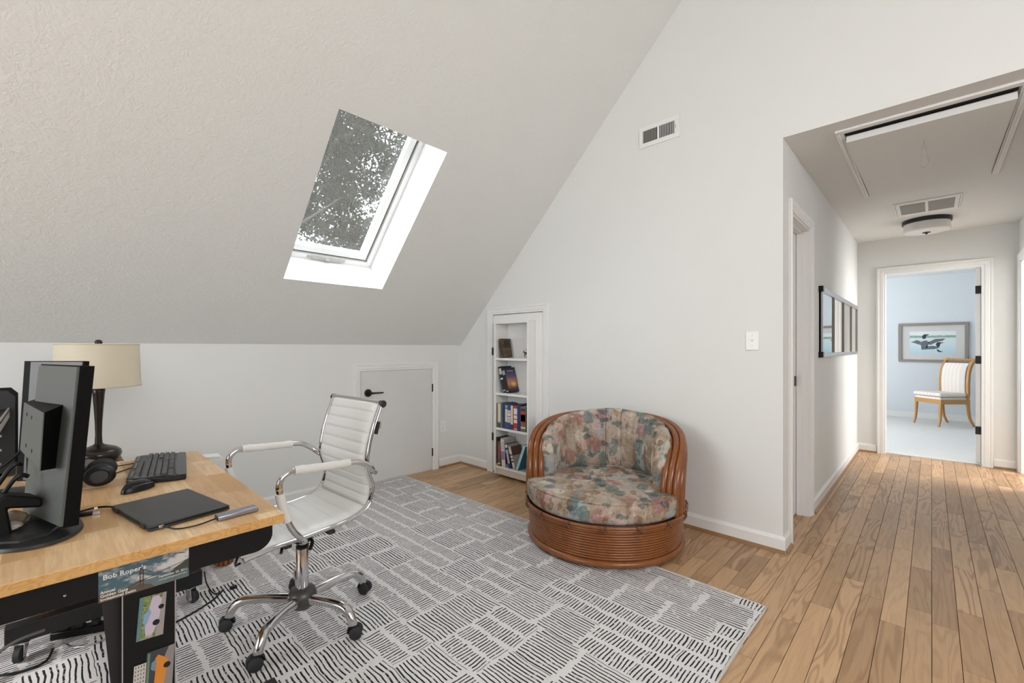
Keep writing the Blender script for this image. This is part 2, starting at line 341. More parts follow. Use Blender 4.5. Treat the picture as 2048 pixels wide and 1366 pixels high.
# floor: a subfloor with oak planks laid on it as parts
floor_o = struct(MB().box(XK - .2, XR + .2, YB - .2, 6.60, -.06, -.0135).build('floor', G['flat_black']), 'oak strip floor of the room and the hall')
PW = .083
planks = []; field = MB(); field_r = []
col = 0
x = -3.568; HX0_ = -.70
def in_view(x0, x1, y0, y1):
    cx_, cy_ = (x0 + x1) / 2, (y0 + y1) / 2
    if cx_ < -.62: return y1 > 2.25 and y0 < 2.95
    return x0 < .66 and y1 > 1.5 and y0 < 6.56 and -.62 * 1 < cx_ + 0.1
while x < 3.5:
    y = YB - random.random() * .8
    while y < 6.59:
        L = random.choice((.42, .55, .68, .8, .95, 1.1)) * random.uniform(.9, 1.1)
        y0, y1 = max(y, YB), min(y + L, 6.59)
        y += L
        if y1 - y0 < .03: continue
        if not (x + PW < HX0_ and y0 > 2.96) and not (x > .62 and y0 > 2.96):
            planks.append((x, x + PW, y0, y1))
    x += PW
nvis = 0
g_ = .0011
for (x0, x1, y0, y1) in planks:
    rnd = random.random()
    if in_view(x0, x1, y0, y1) and nvis < 298:
        m = MB().box(x0 + g_, x1 - g_, y0 + g_, y1 - g_, -.0134, random.uniform(-.0004, .0003))
        o = m.build('plank', G['oak'], floor_o); nvis += 1
        a = o.data.attributes.new('rnd', 'FLOAT', 'POINT'); a.data.foreach_set('value', [rnd] * len(o.data.vertices))
    else:
        field.box(x0 + g_, x1 - g_, y0 + g_, y1 - g_, -.0134, 0); field_r += [rnd] * 8
o = field.build('plank_field', G['oak'], floor_o); o['kind'] = 'stuff'
a = o.data.attributes.new('rnd', 'FLOAT', 'POINT'); a.data.foreach_set('value', field_r)

# knee wall on the left
struct(MB().box(XK - .15, XK, YB, YG + .15, 0, 1.23).build('wall_left', G['wall']), 'low white knee wall under the sloping ceiling')
# sloping ceiling with the skylight opening
SK = dict(y0=1.067, y1=1.797, z0=1.666, z1=2.491)
nrm = V((-1, 0, 1)).normalized()
def slope_quad(mb, y0, y1, z0, z1, t=0):
    o_ = nrm * t
    mb.quad(*[V((sx(z), y, z)) + o_ for y, z in ((y0, z0), (y1, z0), (y1, z1), (y0, z1))])
m = MB(); y0, y1, z0, z1 = SK['y0'], SK['y1'], SK['z0'], SK['z1']
for t in (0, .34):
    slope_quad(m, YB, y0, 1.23, ZT, t); slope_quad(m, y1, YG, 1.23, ZT, t)
    slope_quad(m, y0, y1, 1.23, z0, t); slope_quad(m, y0, y1, z1, ZT, t)
struct(m.build('ceiling_slope', G['slope']), 'textured sloping ceiling with a skylight cut into it')
# right half of the room (out of frame) and the flat top
m = MB(); m.quad((XR, YB, 1.23), (XR, YG, 1.23), (-sx(ZT), YG, ZT), (-sx(ZT), YB, ZT))
struct(m.build('ceiling_right', G['slope'])); struct(MB().box(sx(ZT), -sx(ZT), YB, YG, ZT, ZT + .1).build('ceiling_top', G['slope']))
struct(MB().box(XR, XR + .15, YB, YG, 0, 1.23).build('wall_right', G['wall']))
# gable wall with the hall opening and the opening of the hidden bookcase door
BX0, BX1, BZ = -3.083, -2.452, 1.522
m = MB()
def gable_y(y, x0, x1, z0, z1): m.quad((x0, y, z0), (x1, y, z0), (x1, y, z1), (x0, y, z1))
HX0, HX1 = -.63, .62
T = .12
m.box(XK, BX0, YG, YG + T, 0, 1.23); m.box(BX1, HX0, YG, YG + T, 0, BZ); m.box(BX0, BX1, YG, YG + T, BZ, BZ + .0001)
m.prism([(XK, 1.23), (BX0, 1.23), (BX0, BZ), (sx(BZ), BZ)], YG, YG + T, axis='y')
m.prism([(sx(BZ), BZ), (HX0, BZ), (HX0, HC), (sx(HC), HC)], YG, YG + T, axis='y')
m.prism([(sx(HC), HC), (-sx(HC), HC), (-sx(ZT), ZT), (sx(ZT), ZT)], YG, YG + T, axis='y')
m.prism([(HX1, 0), (XR, 0), (XR, 1.23), (-sx(HC), HC), (HX1, HC)], YG, YG + T, axis='y')
struct(m.build('wall_gable', G['wall']), 'tall white gable wall with the hall opening')
# wall behind the camera with a big window
m = MB(); WX0, WX1, WZ0, WZ1 = -2.5, -1.1, .85, 2.32
m.box(XK, WX0, YB - .15, YB, 0, 1.23); m.box(WX0, WX1, YB - .15, YB, 0, WZ0); m.box(WX1, XR, YB - .15, YB, 0, 1.23)
m.prism([(XK, 1.23), (WX0, 1.23), (WX0, 2.28)], YB - .15, YB, axis='y'); m.prism([(WX1, 1.23), (XR, 1.23), (-sx(WZ1), WZ1), (WX1, WZ1)], YB - .15, YB, axis='y')
m.prism([(sx(WZ1), WZ1), (-sx(WZ1), WZ1), (-sx(ZT), ZT), (sx(ZT), ZT)], YB - .15, YB, axis='y')
struct(m.build('wall_back', G['wall']))
m = MB()
for a in (WX0, WX0 + .62, WX1 - .62, WX1 - .04): m.box(a, a + .04, YB - .12, YB - .06, WZ0, WZ1)
m.box(WX0, WX1, YB - .12, YB - .06, WZ0, WZ0 + .04); m.box(WX0, WX1, YB - .12, YB - .06, WZ1 - .04, WZ1)
struct(m.build('window_2', G['white_frame']))
# hall and bedroom walls
DL0, DL1, DLZ = 3.17, 3.735, 2.05       # door in the left hall wall
m = MB(); m.box(HX0 - .12, HX0, YG + T, DL0, 0, HC); m.box(HX0 - .12, HX0, DL1, 6.65, 0, HC); m.box(HX0 - .12, HX0, DL0, DL1, DLZ, HC)
struct(m.build('wall_hall_left', G['wall']), 'left wall of the hall with the framed mirror')
DR0, DR1 = 5.60, 6.42
m = MB(); m.box(HX1, HX1 + .12, YG + T, DR0, 0, HC); m.box(HX1, HX1 + .12, DR1, 6.65, 0, HC); m.box(HX1, HX1 + .12, DR0, DR1, 2.04, HC)
struct(m.build('wall_hall_right', G['wall']))
YE = 6.53; E0, E1, EZ = -.375, .372, 2.036
m = MB(); m.box(HX0, E0 - .018, YE, YE + .12, 0, HC); m.box(E1 + .018, HX1, YE, YE + .12, 0, HC); m.box(E0 - .018, E1 + .018, YE, YE + .12, EZ + .018, HC)
struct(m.build('wall_hall_end', G['wall']), 'end wall of the hall with the bedroom doorway')
struct(MB().box(HX0 - .02, HX1 + .02, YG + T - .001, YE + .05, HC, HC + .08).build('ceiling_hall', G['wall']), 'flat white ceiling of the hall')
BY = 10.266
m = MB(); m.box(-2.6, 2.2, BY, BY + .1, 0, HC)
struct(m.build('wall_bedroom_back', G['blue_wall']), 'pale blue bedroom wall seen through the doorway')
m = MB(); m.box(-2.7, -2.6, YE + .12, BY, 0, .5); m.box(-2.7, -2.6, YE + .12, BY, 2.3, HC); m.box(-2.7, -2.6, YE + .12, 7.3, .5, 2.3); m.box(-2.7, -2.6, 9.3, BY, .5, 2.3)
struct(m.build('wall_bedroom_left', G['blue_wall'])); struct(MB().box(2.2, 2.3, YE + .12, BY, 0, HC).build('wall_bedroom_right', G['blue_wall']))
m = MB(); m.box(-2.6, HX0 - .12, YE + .1, YE + .12, 0, HC); m.box(HX1 + .12, 2.2, YE + .1, YE + .12, 0, HC); struct(m.build('wall_bedroom_front', G['blue_wall']))
struct(MB().box(-2.6, 2.2, YE + .1, BY, HC, HC + .08).build('ceiling_bedroom', G['wall']))
struct(MB().box(-2.6, 2.2, YE + .065, BY, -.05, .004).build('floor_bedroom', G['carpet']), 'white nubby carpet of the bedroom')
struct(MB().box(-2.6, 2.2, BY - .014, BY, 0, .10).build('baseboard_bedroom', G['trim'], bevel=.003))
# the room off the hall on the right
m = MB(); m.box(HX1 + .12, 2.5, 4.9, 5.0, 0, HC); m.box(2.5, 2.6, 5.0, 6.65, 0, HC); struct(m.build('wall_side_room', G['wall']))
struct(MB().box(HX1, 2.6, 4.9, 6.65, -.05, 0).build('floor_side_room', flat('side_room_floor', (.45, .29, .16, 1)))); struct(MB().box(HX1, 2.6, 4.9, 6.65, HC, HC + .08).build('ceiling_side_room', G['wall']))
# closet behind the bookcase
m = MB(); m.box(BX0 - .15, BX1 + .15, 3.5, 3.55, 0, 1.6); m.box(BX0 - .2, BX0 - .15, YG + .1, 3.55, 0, 1.6); m.box(BX1 + .15, BX1 + .2, YG + .1, 3.55, 0, 1.6); m.box(BX0 - .2, BX1 + .2, YG + .1, 3.55, 1.6, 1.65); struct(m.build('wall_closet', G['wall']))

def baseboard(name, pts, hgt=.095, th=.014, side=1, label=None):
    """board with a moulded top and an oak shoe strip along a polyline; side = +1: room on the left of the path"""
    b = MB(); s_ = MB()
    for (ax, ay), (bx_, by_) in zip(pts, pts[1:]):
        d = V((bx_ - ax, by_ - ay, 0)); L = d.length; d.normalize(); nn = V((-d.y, d.x, 0)) * side
        mt = M(((d.x, nn.x, 0, ax), (d.y, nn.y, 0, ay), (0, 0, 1, 0), (0, 0, 0, 1)))
        b.prism([(0, 0), (th, 0), (th, hgt - .018), (th * .55, hgt - .006), (th * .4, hgt), (0, hgt)], 0, L, mt @ M(((0, 0, 1, 0), (1, 0, 0, 0), (0, 1, 0, 0), (0, 0, 0, 1))))
        s_.prism([(th, 0), (th + .014, 0), (th + .013, .006), (th + .008, .014), (th, .019)], 0, L, mt @ M(((0, 0, 1, 0), (1, 0, 0, 0), (0, 1, 0, 0), (0, 0, 0, 1))))
    o = struct(b.build(name, G['trim']), label); s_.build('shoe_moulding', G['shoe'], o); return o
baseboard('baseboard_left', [(XK, YG), (XK, 2.668)], label='white baseboard with oak shoe in the corner of the knee wall')
baseboard('baseboard_left_far', [(XK, 1.776), (XK, YB)])
baseboard('baseboard_gable_corner', [(XK, YG), (-3.157, YG)], side=-1)
baseboard('baseboard_gable', [(-2.39, YG), (HX0 + .014, YG)], side=-1, label='white baseboard with oak shoe along the gable wall')
baseboard('baseboard_hall_corner', [(HX0, YG), (HX0, 3.10)], side=-1)
baseboard('baseboard_hall_left', [(HX0, 3.815), (HX0, YE)], side=-1, label='white baseboard along the left wall of the hall')
baseboard('baseboard_hall_end', [(HX0, YE), (-.457, YE)], side=-1); baseboard('baseboard_hall_end_right', [(.452, YE), (HX1, YE)], side=-1)

# moulded casing around a door in local coords: x along the wall, z up, +y out of the wall
def casing(x0, x1, z1, w=.065, th=.018, bottom=0, legs=(1, 1)):
    prof = [(0, .007), (.006, .011), (.016, .011), (.020, .015), (w * .62, .017), (w * .70, .014), (w * .78, .019), (w - .003, .019), (w, .014)]
    parts = []
    def run(p0, p1, dirx, dirz):
        b = MB(); n = len(prof); vs = []
        for (px_, pz_), (mx_, mz_) in ((p0, dirx), (p1, dirz)):
            for a, h_ in prof: vs.append((px_ + mx_ * a, h_, pz_ + mz_ * a))
            vs.append((px_ + mx_ * w, 0, pz_ + mz_ * w)); vs.append((px_, 0, pz_))
        k_ = n + 2
        b.add(vs, [(i, (i + 1) % k_, k_ + (i + 1) % k_, k_ + i) for i in range(k_)] + [tuple(range(k_)), tuple(range(k_, 2 * k_))[::-1]]); parts.append(b)
    if legs[0]: run((x0, bottom), (x0, z1), (-1, 0), (-1, 1))
    run((x0, z1), (x1, z1), (-1, 1), (1, 1))
    if legs[1]: run((x1, z1), (x1, bottom), (1, 1), (1, 0))
    return parts
def place(o, loc, rz): o.location = loc; o.rotation_euler = (0, 0, rz); return o
def door_root(name, label, loc, rz):
    o = bpy.data.objects.new(name, None); COL.objects.link(o); place(o, loc, rz); o.empty_display_size = .05; return struct(o, label)

# door 1: the small attic door in the knee wall  (local x = -world y, +y into the room)
d = door_root('door_1', 'small white knee wall door with black lever handle', (XK, 0, 0), -pi / 2)   # local x -> -world y ; local y -> +world x
ca = casing(-2.592, -1.838, .998)
for c_ in ca: c_.build('casing', G['trim'], d, smooth=25)
MB().box(-2.588, -1.842, 0, .006, .012, .994).build('door_slab', simple('knee_door_paint', (.70, .69, .675, 1), .5, var=.05, scale=4), d, bevel=.001)
for z in (.81, .175): 
    MB().box(-2.597, -2.585, .0, .012, z - .038, z + .038).build('hinge', G['hinge'], d)
h = MB(); h.lathe([(0, .007), (.034, .007), (.034, .013), (.031, .016), (0, .016)], 28, TR(-1.905, 0, .808) @ RX(-pi / 2)); h.lathe([(.011, .012), (.011, .05), (0, .05)], 16, TR(-1.905, 0, .808) @ RX(-pi / 2))
h.tube([(-1.905, .046, .808), (-1.94, .05, .808), (-2.03, .05, .806)], [.011, .008, .006], 10); h.build('lever_handle', G['hinge'], d, smooth=40)

# door 2: the bookcase door in the gable wall
d = door_root('door_2', 'narrow white door carrying a built-in bookcase', (0, YG, 0), pi)   # local x -> -x, local y -> -y (into the room)
for c_ in casing(-BX1, -BX0, BZ, w=.07): c_.build('casing', G['trim'], d, smooth=25)
SB0, SB1, SF, SBK, SZ0, SZ1 = -2.965, -2.538, 2.862, 3.035, .03, 1.447
m = MB(); m.box(-BX1 + .004, -SB1, -.03, .004, .012, BZ - .005); m.box(-SB0, -BX0 - .004, -.03, .004, .012, BZ - .005); m.box(-SB1, -SB0, -.03, .004, SZ1, BZ - .005)
m.build('door_slab', G['trim'], d, bevel=.001)
for z in (1.17, .345): MB().box(-BX0 - .010, -BX0 + .004, .002, .014, z - .037, z + .037).build('hinge', G['hinge'], d)
# bookcase unit (a thing hung on that door)
bc = empty('bookcase', 'white built-in bookcase with four open shelves in the gable wall door', 'bookcase', (SB0, SF, SZ0))
def bb(name, x0, x1, y0, y1, z0, z1, mat='trim'): return MB().box(x0 - SB0, x1 - SB0, y0 - SF, y1 - SF, z0 - SZ0, z1 - SZ0).build(name, G[mat], bc, bevel=.0012)
bb('side_panel', SB0, SB0 + .018, SF, SBK, SZ0, SZ1); bb('side_panel', SB1 - .018, SB1, SF, SBK, SZ0, SZ1)
bb('top_board', SB0 + .018, SB1 - .018, SF, SBK, SZ1 - .02, SZ1); bb('back_panel', SB0 + .018, SB1 - .018, SBK - .008, SBK, SZ0, SZ1 - .02)
for z in (1.109, .786, .461): bb('shelf', SB0 + .018, SB1 - .018, SF + .002, SBK - .008, z - .021, z)
bb('bottom_shelf', SB0 + .018, SB1 - .018, SF + .002, SBK - .008, .087, .107)
bb('kick_board', SB0 + .018, SB1 - .018, SF + .006, SF + .02, SZ0, .087, 'trim').data.materials[0] = flat('kick_board_beige', (.62, .55, .46, 1))
# door 3: dark recessed door in the left hall wall  (local x -> world y, +y -> +x)
d = door_root('door_3', 'narrow closed door in shade at the start of the hall', (HX0, 0, 0), -pi / 2)
for c_ in casing(-DL1, -DL0, DLZ): c_.build('casing', G['trim'], d, smooth=25)
m = MB(); m.box(-DL1 - .001, -DL1 + .016, -.12, .0, 0, DLZ); m.box(-DL0 - .016, -DL0 + .001, -.12, .0, 0, DLZ); m.box(-DL1, -DL0, -.12, 0, DLZ - .016, DLZ + .001); m.box(-DL1 + .016, -DL1 + .028, -.075, -.04, 0, DLZ - .016); m.box(-DL1, -DL0, -.075, -.04, DLZ - .03, DLZ - .016)
m.build('jamb', G['trim'], d)
MB().box(-DL1 + .017, -DL0 - .017, -.115, -.078, .012, DLZ - .017).build('door_slab', G['trim'], d)
MB().box(-DL1 + .030, -DL1 + .075, -.079, -.074, .93, 1.0).build('strike_plate', G['hinge'], d)
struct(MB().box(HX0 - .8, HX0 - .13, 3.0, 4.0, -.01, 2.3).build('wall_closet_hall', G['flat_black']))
# door 4: bedroom doorway at the end of the hall (local x -> -x, +y -> -y)
d = door_root('door_4', 'open bedroom doorway at the end of the hall', (0, YE, 0), pi)
for c_ in casing(-E1, -E0, EZ, w=.078): c_.build('casing', G['trim'], d, smooth=25)
m = MB(); m.box(-E1 - .018, -E1, -.12, 0, 0, EZ); m.box(-E0, -E0 + .018, -.12, 0, 0, EZ); m.box(-E1 - .018, -E0 + .018, -.12, 0, EZ, EZ + .018); m.build('jamb', G['trim'], d)
MB().box(.0, .036, -.745, .0, .015, EZ - .005).build('door_slab', G['trim'], d, bevel=.002, loc=(-E1 + .004, -.101, 0), rot=(0, 0, -R(8)))
for z in (1.807, 1.08, .348): MB().box(-E1 + .001, -E1 + .043, -.0995, -.0955, z - .041, z + .041).build('hinge', G['hinge'], d, bevel=.002)
# door 5: doorway in the right hall wall (local x -> world y)
d = door_root('door_5', 'doorway in the right hall wall, only its casing in view', (HX1, 0, 0), pi / 2)
for c_ in casing(DR0, DR1, 2.04, w=.075): c_.build('casing', G['trim'], d, smooth=25)
m = MB(); m.box(DR0 - .001, DR0 + .016, -.12, 0, 0, 2.04); m.box(DR1 - .016, DR1 + .001, -.12, 0, 0, 2.04); m.box(DR0, DR1, -.12, 0, 2.024, 2.041); m.build('jamb', G['trim'], d)

# skylight: shaft, frame, sash, pane
wd = bpy.data.objects.new('window_1', None); COL.objects.link(wd); struct(wd, 'skylight in the sloping ceiling with a tree outside')
base_ = V((sx(SK['z0']), SK['y0'], SK['z0'])); wd.location = base_
# local axes: a = up the slope, b = along y, n = outwards
ua = V((1, 0, 1)).normalized(); LA = (SK['z1'] - SK['z0']) * sqrt(2); LB = SK['y1'] - SK['y0']
SM = M(((ua.x, 0, nrm.x, 0), (0, 1, 0, 0), (ua.z, 0, nrm.z, 0), (0, 0, 0, 1)))
DP = .285
m = MB(); Q = lambda *p: SM @ V(p)
m.quad(Q(0, 0, 0), Q(0, LB, 0), Q(0, LB, DP + .06), Q(0, 0, DP + .06)); m.quad(Q(LA, 0, 0), Q(LA, LB, 0), Q(LA, LB, DP - .012), Q(LA, 0, DP - .012))
m.quad(Q(0, 0, 0), Q(LA, 0, 0), Q(LA, 0, DP + .06), Q(0, 0, DP + .06)); m.quad(Q(0, LB, 0), Q(LA, LB, 0), Q(LA, LB, DP + .06), Q(0, LB, DP + .06))
m.build('shaft', G['shaft'], wd)
def ring(a0, a1, b0, b1, w, n0, n1):
    r_ = MB()
    for q in ((a0, a1, b0, b0 + w), (a0, a1, b1 - w, b1), (a0, a0 + w, b0 + w, b1 - w), (a1 - w, a1, b0 + w, b1 - w)): r_.box(q[0], q[1], q[2], q[3], n0, n1, SM)
    return r_
ring(.0005, LA + .11, .0005, LB - .0005, .042, DP - .01, DP + .05).build('frame', G['white_frame'], wd, bevel=.003)
ring(.062, LA + .06, .062, LB - .062, .045, DP - .005, DP + .045).build('sash', G['white_frame'], wd, bevel=.005)
ring(.042, LA + .07, .042, LB - .042, .021, DP + .012, DP + .05).build('sash_gap_shade', flat('sash_gap_grey', (.22, .21, .19, 1)), wd)  # grey strip painted in for the shaded joint between sash and frame
g = MB().box(.10, LA + .03, .10, LB - .10, DP + .02, DP + .026, SM).build('pane', G['glass'], wd)
m = MB(); m.prism([(LB * .30, 0), (LB * .70, 0), (LB * .64, -.012), (LB * .36, -.012)], .012, .036, SM @ M(((0, 0, 1, 0), (1, 0, 0, 0), (0, 1, 0, DP - .01), (0, 0, 0, 1)))); m.cbox(Q(.024, LB * .5, DP - .025), (.03, .03, .02)); m.build('latch_handle', flat('latch_grey', (.48, .47, .44, 1)), wd)

# ------------------------------------------------------------------ the tree outside the skylight
tc = V((-7.8, 3.9, 4.3))
tr_ = empty('tree', 'leafy tree seen through the skylight against the bright sky', 'tree', (tc.x, tc.y, -3.0))
m = MB(); m.tube(smooth_path([(-.9, -1.65, 0), (-.8, -1.65, 4), (-.9, -1.55, 7.5), (-.8, -1.75, 11)]), [.12 - .004 * i for i in range(19)], 8)
for i in range(26):
    a = random.uniform(0, 2 * pi); z = random.uniform(4.4, 9.5); L = random.uniform(1.2, 2.6)
    m.tube([(-.86, -1.63, z), (-.86 + cos(a) * L * .5, -1.63 + sin(a) * L * .5, z + random.uniform(.2, .7)), (-.86 + cos(a) * L, -1.63 + sin(a) * L, z + random.uniform(.4, 1.6))], [.045, .024, .008], 6)
m.build('trunk', G['bark'], tr_, smooth=60)
lv = []; lf = []
cl = []
for gi in range(-5, 6):
    for gj in range(-6, 7):
        if random.random() < .17: continue
        la_, ve_, de_ = gi * .40 + random.uniform(-.17, .17), gj * .40 + random.uniform(-.17, .17), random.gauss(0, .35)
        cl.append((V((.48 * la_ - .88 * de_, .88 * la_ + .48 * de_, 7.3 + ve_)), random.choice((.14, .18, .22, .28))))
for c_, rad in cl:
    for _ in range(int(21000 * rad * rad + 120)):
        p = c_ + V((random.gauss(0, rad), random.gauss(0, rad), random.gauss(0, rad * .75)))
        a = V((random.gauss(0, 1), random.gauss(0, 1), random.gauss(0, .7))).normalized(); b = a.cross(V((random.random() - .5, random.random() - .5, 1))).normalized()
        s_ = random.uniform(.03, .06); n = len(lv); lv += [p - a * s_, p + b * s_ * .45, p + a * s_, p - b * s_ * .45]; lf.append((n, n + 1, n + 2, n + 3))
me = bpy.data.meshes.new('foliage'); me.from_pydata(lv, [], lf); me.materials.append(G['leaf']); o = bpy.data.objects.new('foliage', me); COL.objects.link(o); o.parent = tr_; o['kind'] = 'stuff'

# ------------------------------------------------------------------ rug
rg = empty('rug', 'large pale area rug printed with blocks of black brush strokes', 'rug', (-2.05, 1.06, 0))
m = MB(); RX0, RX1, RY0, RY1 = -3.545, -.553, -.16, 2.272
def rugp(u, v, z):
    x_ = RX0 + (RX1 - RX0) * u; y_ = RY0 + (RY1 - RY0) * v
    e = .004 * sin(x_ * 5.1) * (1 if v > .5 else .3); return V((x_ + 2.05 + (.004 * sin(y_ * 6) if u in (0, 1) else 0), y_ - 1.06 + (e if v == 1 else 0), z))
m.grid(lambda u, v: rugp(u, v, .009 + .0006 * sin(u * 31) * sin(v * 23)), 60, 50); m.grid(lambda u, v: rugp(u, v, .0008), 2, 2)
b = MB()
def rim(f):
    return [f(t / 40) for t in range(41)]
pa = rim(lambda t: (t, 0)) + rim(lambda t: (1, t))[1:] + rim(lambda t: (1 - t, 1))[1:] + rim(lambda t: (0, 1 - t))[1:-1]
m.build('pile', G['rug'], rg, smooth=60)
b.tube([rugp(u, v, .006) for u, v in pa], .0055, 6, closed=True).build('bound_edge', flat('rug_edge', (.58, .54, .50, 1), .9), rg, smooth=60)

# ------------------------------------------------------------------ wall fittings
v_ = empty('wall_vent', 'white supply register high on the gable wall', 'vent', (-1.391, YG, 2.724), pi)      # local +y into the room, local x -> -x
m = MB(); W2, H2 = .1495, .0755
for q in ((-W2, W2, .044, H2), (-W2, W2, -H2, -.044), (.122, W2, -.044, .044), (-W2, -.113, -.044, .044), (-.003, .012, -.044, .044)): m.box(q[0], q[1], .0, .007, q[2], q[3])
m.build('frame', G['trim'], v_, bevel=.0015)
MB().box(-.118, .122, .0005, .0012, -.044, .044).build('duct_shade_sheet', G['flat_black'], v_)  # black sheet standing in for the shade inside the duct
for s_, x0 in ((1, .0225), (-1, -.108)):
    for i in range(9):
        xx = x0 + i * .0118
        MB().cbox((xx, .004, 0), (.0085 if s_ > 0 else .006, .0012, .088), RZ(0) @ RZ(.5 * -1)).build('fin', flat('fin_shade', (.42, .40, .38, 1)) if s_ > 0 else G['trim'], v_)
MB().box(-.1235, -.1215, .006, .011, -.012, .012).build('lever', G['steel'], v_)
sw = empty('light_switch', 'white toggle switch plate on the gable wall beside the hall corner', 'switch', (-.7925, YG, 1.246), pi)
MB().box(-.036, .036, 0, .0055, -.057, .057).build('plate', G['white_frame'], sw, bevel=.002)
m = MB(); m.box(-.006, .006, .005, .0065, -.012, .012); m.cbox((0, .010, .004), (.008, .014, .008), RX(.5)); m.build('toggle', G['white_frame'], sw)
[MB().lathe([(.0032, 0), (.0025, .001), (0, .0012)], 8, TR(0, .0055, z_) @ RX(-pi / 2)).build('screw', G['steel'], sw) for z_ in (.03, -.03)]
ou = empty('wall_outlet', 'white power outlet on the knee wall right of the small door', 'outlet', (XK, 2.72, .413), -pi / 2)
MB().box(-.035, .035, 0, .005, -.055, .055).build('plate', G['white_frame'], ou, bevel=.002)
for z in (.021, -.021):
    m = MB().prism([(.016 * cos(a), .014 * sin(a)) for a in [i * pi / 10 for i in range(20)]], .005, .0062, TR(0, 0, z), 'y'); so = m.build('socket', G['trim'], ou)
    m = MB(); [m.box(x_ - .001, x_ + .001, .006, .0066, z, z + .008) for x_ in (-.006, .006)]; m.box(-.002, .002, .006, .0066, z - .009, z - .005); m.build('slots', G['flat_black'], so)
# hall ceiling: attic hatch, return grille, lamp
ah = empty('attic_hatch', 'white attic ladder hatch with trim strips and pull cord in the hall ceiling', 'hatch', (-.03, 3.8, HC))
def hb(name, x0, x1, y0, y1, z0, z1, mat='trim', bev=.001): return MB().box(x0 + .03, x1 + .03, y0 - 3.8, y1 - 3.8, z0 - HC, z1 - HC).build(name, G[mat], ah, bevel=bev)
MB().prism([(3.178 - 3.8, -.046), (4.60 - 3.8, -.009), (4.60 - 3.8, -.001), (3.178 - 3.8, -.020)], -.328, .328, axis='x').build('panel', G['wall'], ah)
hb('near_trim', -.40, .345, 3.075, 3.118, HC - .014, HC, 'trim', .004)
hb('gap_shade_strip', -.362, .300, 3.118, 3.185, HC - .0035, HC - .0005, 'flat_black')  # black sheet standing in for the dark slot above the ledge
MB().box(-.326, .326, 3.170 - 3.8, 3.178 - 3.8, -.047, -.012).build('ledge', G['trim'], ah, bevel=.001)
for x0 in (-.400, .306):
    t_ = hb('side_trim', x0, x0 + .036, 3.118, 4.56, HC - .013, HC, 'trim', .003)
    MB().box(x0 + .03 + .008, x0 + .03 + .022, 3.118 - 3.8, 4.56 - 3.8, -.019, -.012).build('bead', G['trim'], t_, bevel=.003)
m = MB().tube(smooth_path([(-.002, -.36, -.036), (.002, -.35, -.06), (.012, -.345, -.13), (.016, -.34, -.175), (0, -.34, -.195), (-.016, -.34, -.175), (-.010, -.345, -.12), (-.002, -.35, -.045)]), .0013, 5)
m.build('pull_cord', flat('cord_grey', (.35, .33, .30, 1)), ah)
for px_, py_ in ((-.28, 3.5), (-.27, 3.95), (-.27, 4.4), (.22, 3.5), (.23, 4.0), (.22, 4.4)): MB().lathe([(.004, -.0085), (.003, -.010), (0, -.010)], 8, TR(px_ + .03, py_ - 3.8, -.036 + .026 * (py_ - 3.178))).build('screw', flat('screw_grey', (.2, .19, .17, 1)), ah)
cg = empty('ceiling_return_grille', 'white return air grille with two mesh panels in the hall ceiling', 'vent', (-.03, 5.22, HC))
m = MB(); GX, GY = .21, .235
for q in ((-GX, GX, -GY, -GY + .05), (-GX, GX, GY - .05, GY), (-GX, -GX + .04, -GY + .05, GY - .05), (GX - .04, GX, -GY + .05, GY - .05), (-.010, .010, -GY + .05, GY - .05)): m.box(q[0], q[1], q[2], q[3], -.011, 0)
m.build('frame', G['trim'], cg, bevel=.002)
for x0 in (-GX + .04, .010): MB().box(x0, x0 + GX - .05, -GY + .05, GY - .05, -.006, -.003).build('mesh_panel', G['grille_grey'], cg)
for x0 in (-GX + .012, GX - .012): MB().box(x0 - .001, x0 + .001, -GY + .01, GY - .01, -.0118, -.0105).build('hinge_slot', G['flat_black'], cg)
cl_ = empty('ceiling_light', 'white glass drum ceiling lamp with black rim in the hall', 'lamp', (-.035, 5.80, HC))
MB().lathe([(.0, 0), (.178, 0), (.178, -.035), (.172, -.038), (.160, -.038)], 48).build('rim', G['black_metal'], cl_, smooth=40)
MB().lathe([(.166, -.036), (.170, -.10), (.166, -.112), (.155, -.117), (0, -.122)], 48).build('drum_glass', G['diffuser'], cl_, smooth=50)
MB().lathe([(.030, -.1215), (.028, -.127), (.009, -.129), (.008, -.14), (0, -.142)], 20).build('finial', G['black_metal'], cl_, smooth=40)
# framed mirror of four panes on the left hall wall (local x -> -world y, local y -> +world x)
mr = empty('wall_mirror', 'wide aluminium framed mirror of four panes on the left hall wall', 'mirror', (HX0, 5.2, 1.40), -pi / 2)
Z0, Z1, A0, A1 = -.268, .277, -1.12, 1.10
MB().box(A0, A1, .001, .012, Z0 + .02, Z1 - .02).build('backing', G['matte_black'], mr)
for i, (a, b_) in enumerate(((.535, 1.075), (-.045, .51), (-.62, -.07), (-1.10, -.645))): MB().box(a, b_, .012, .0145, Z0 + .03, Z1 - .03).build('mirror_pane', G['mirror'], mr)
MB().box(A0, A1 - .03, .001, .026, Z1 - .04, Z1).build('top_rail', G['alu'], mr, bevel=.002); MB().box(A0, A1 - .03, .001, .026, Z0, Z0 + .032).build('bottom_rail', G['alu'], mr, bevel=.002)
for a in (1.075, .51, -.07, -.645, -1.12): MB().box(a, a + .025, .001, .024, Z0 + .03, Z1 - .03).build('upright', flat('mirror_bar', (.26, .25, .235, 1), .4) if a < 1 else G['alu'], mr)
for z in (Z1 - .036, Z0): MB().box(A1 - .03, A1 + .022, .0, .030, z - .004, z + .040).build('corner_cap', G['black_plastic'], mr, bevel=.003)

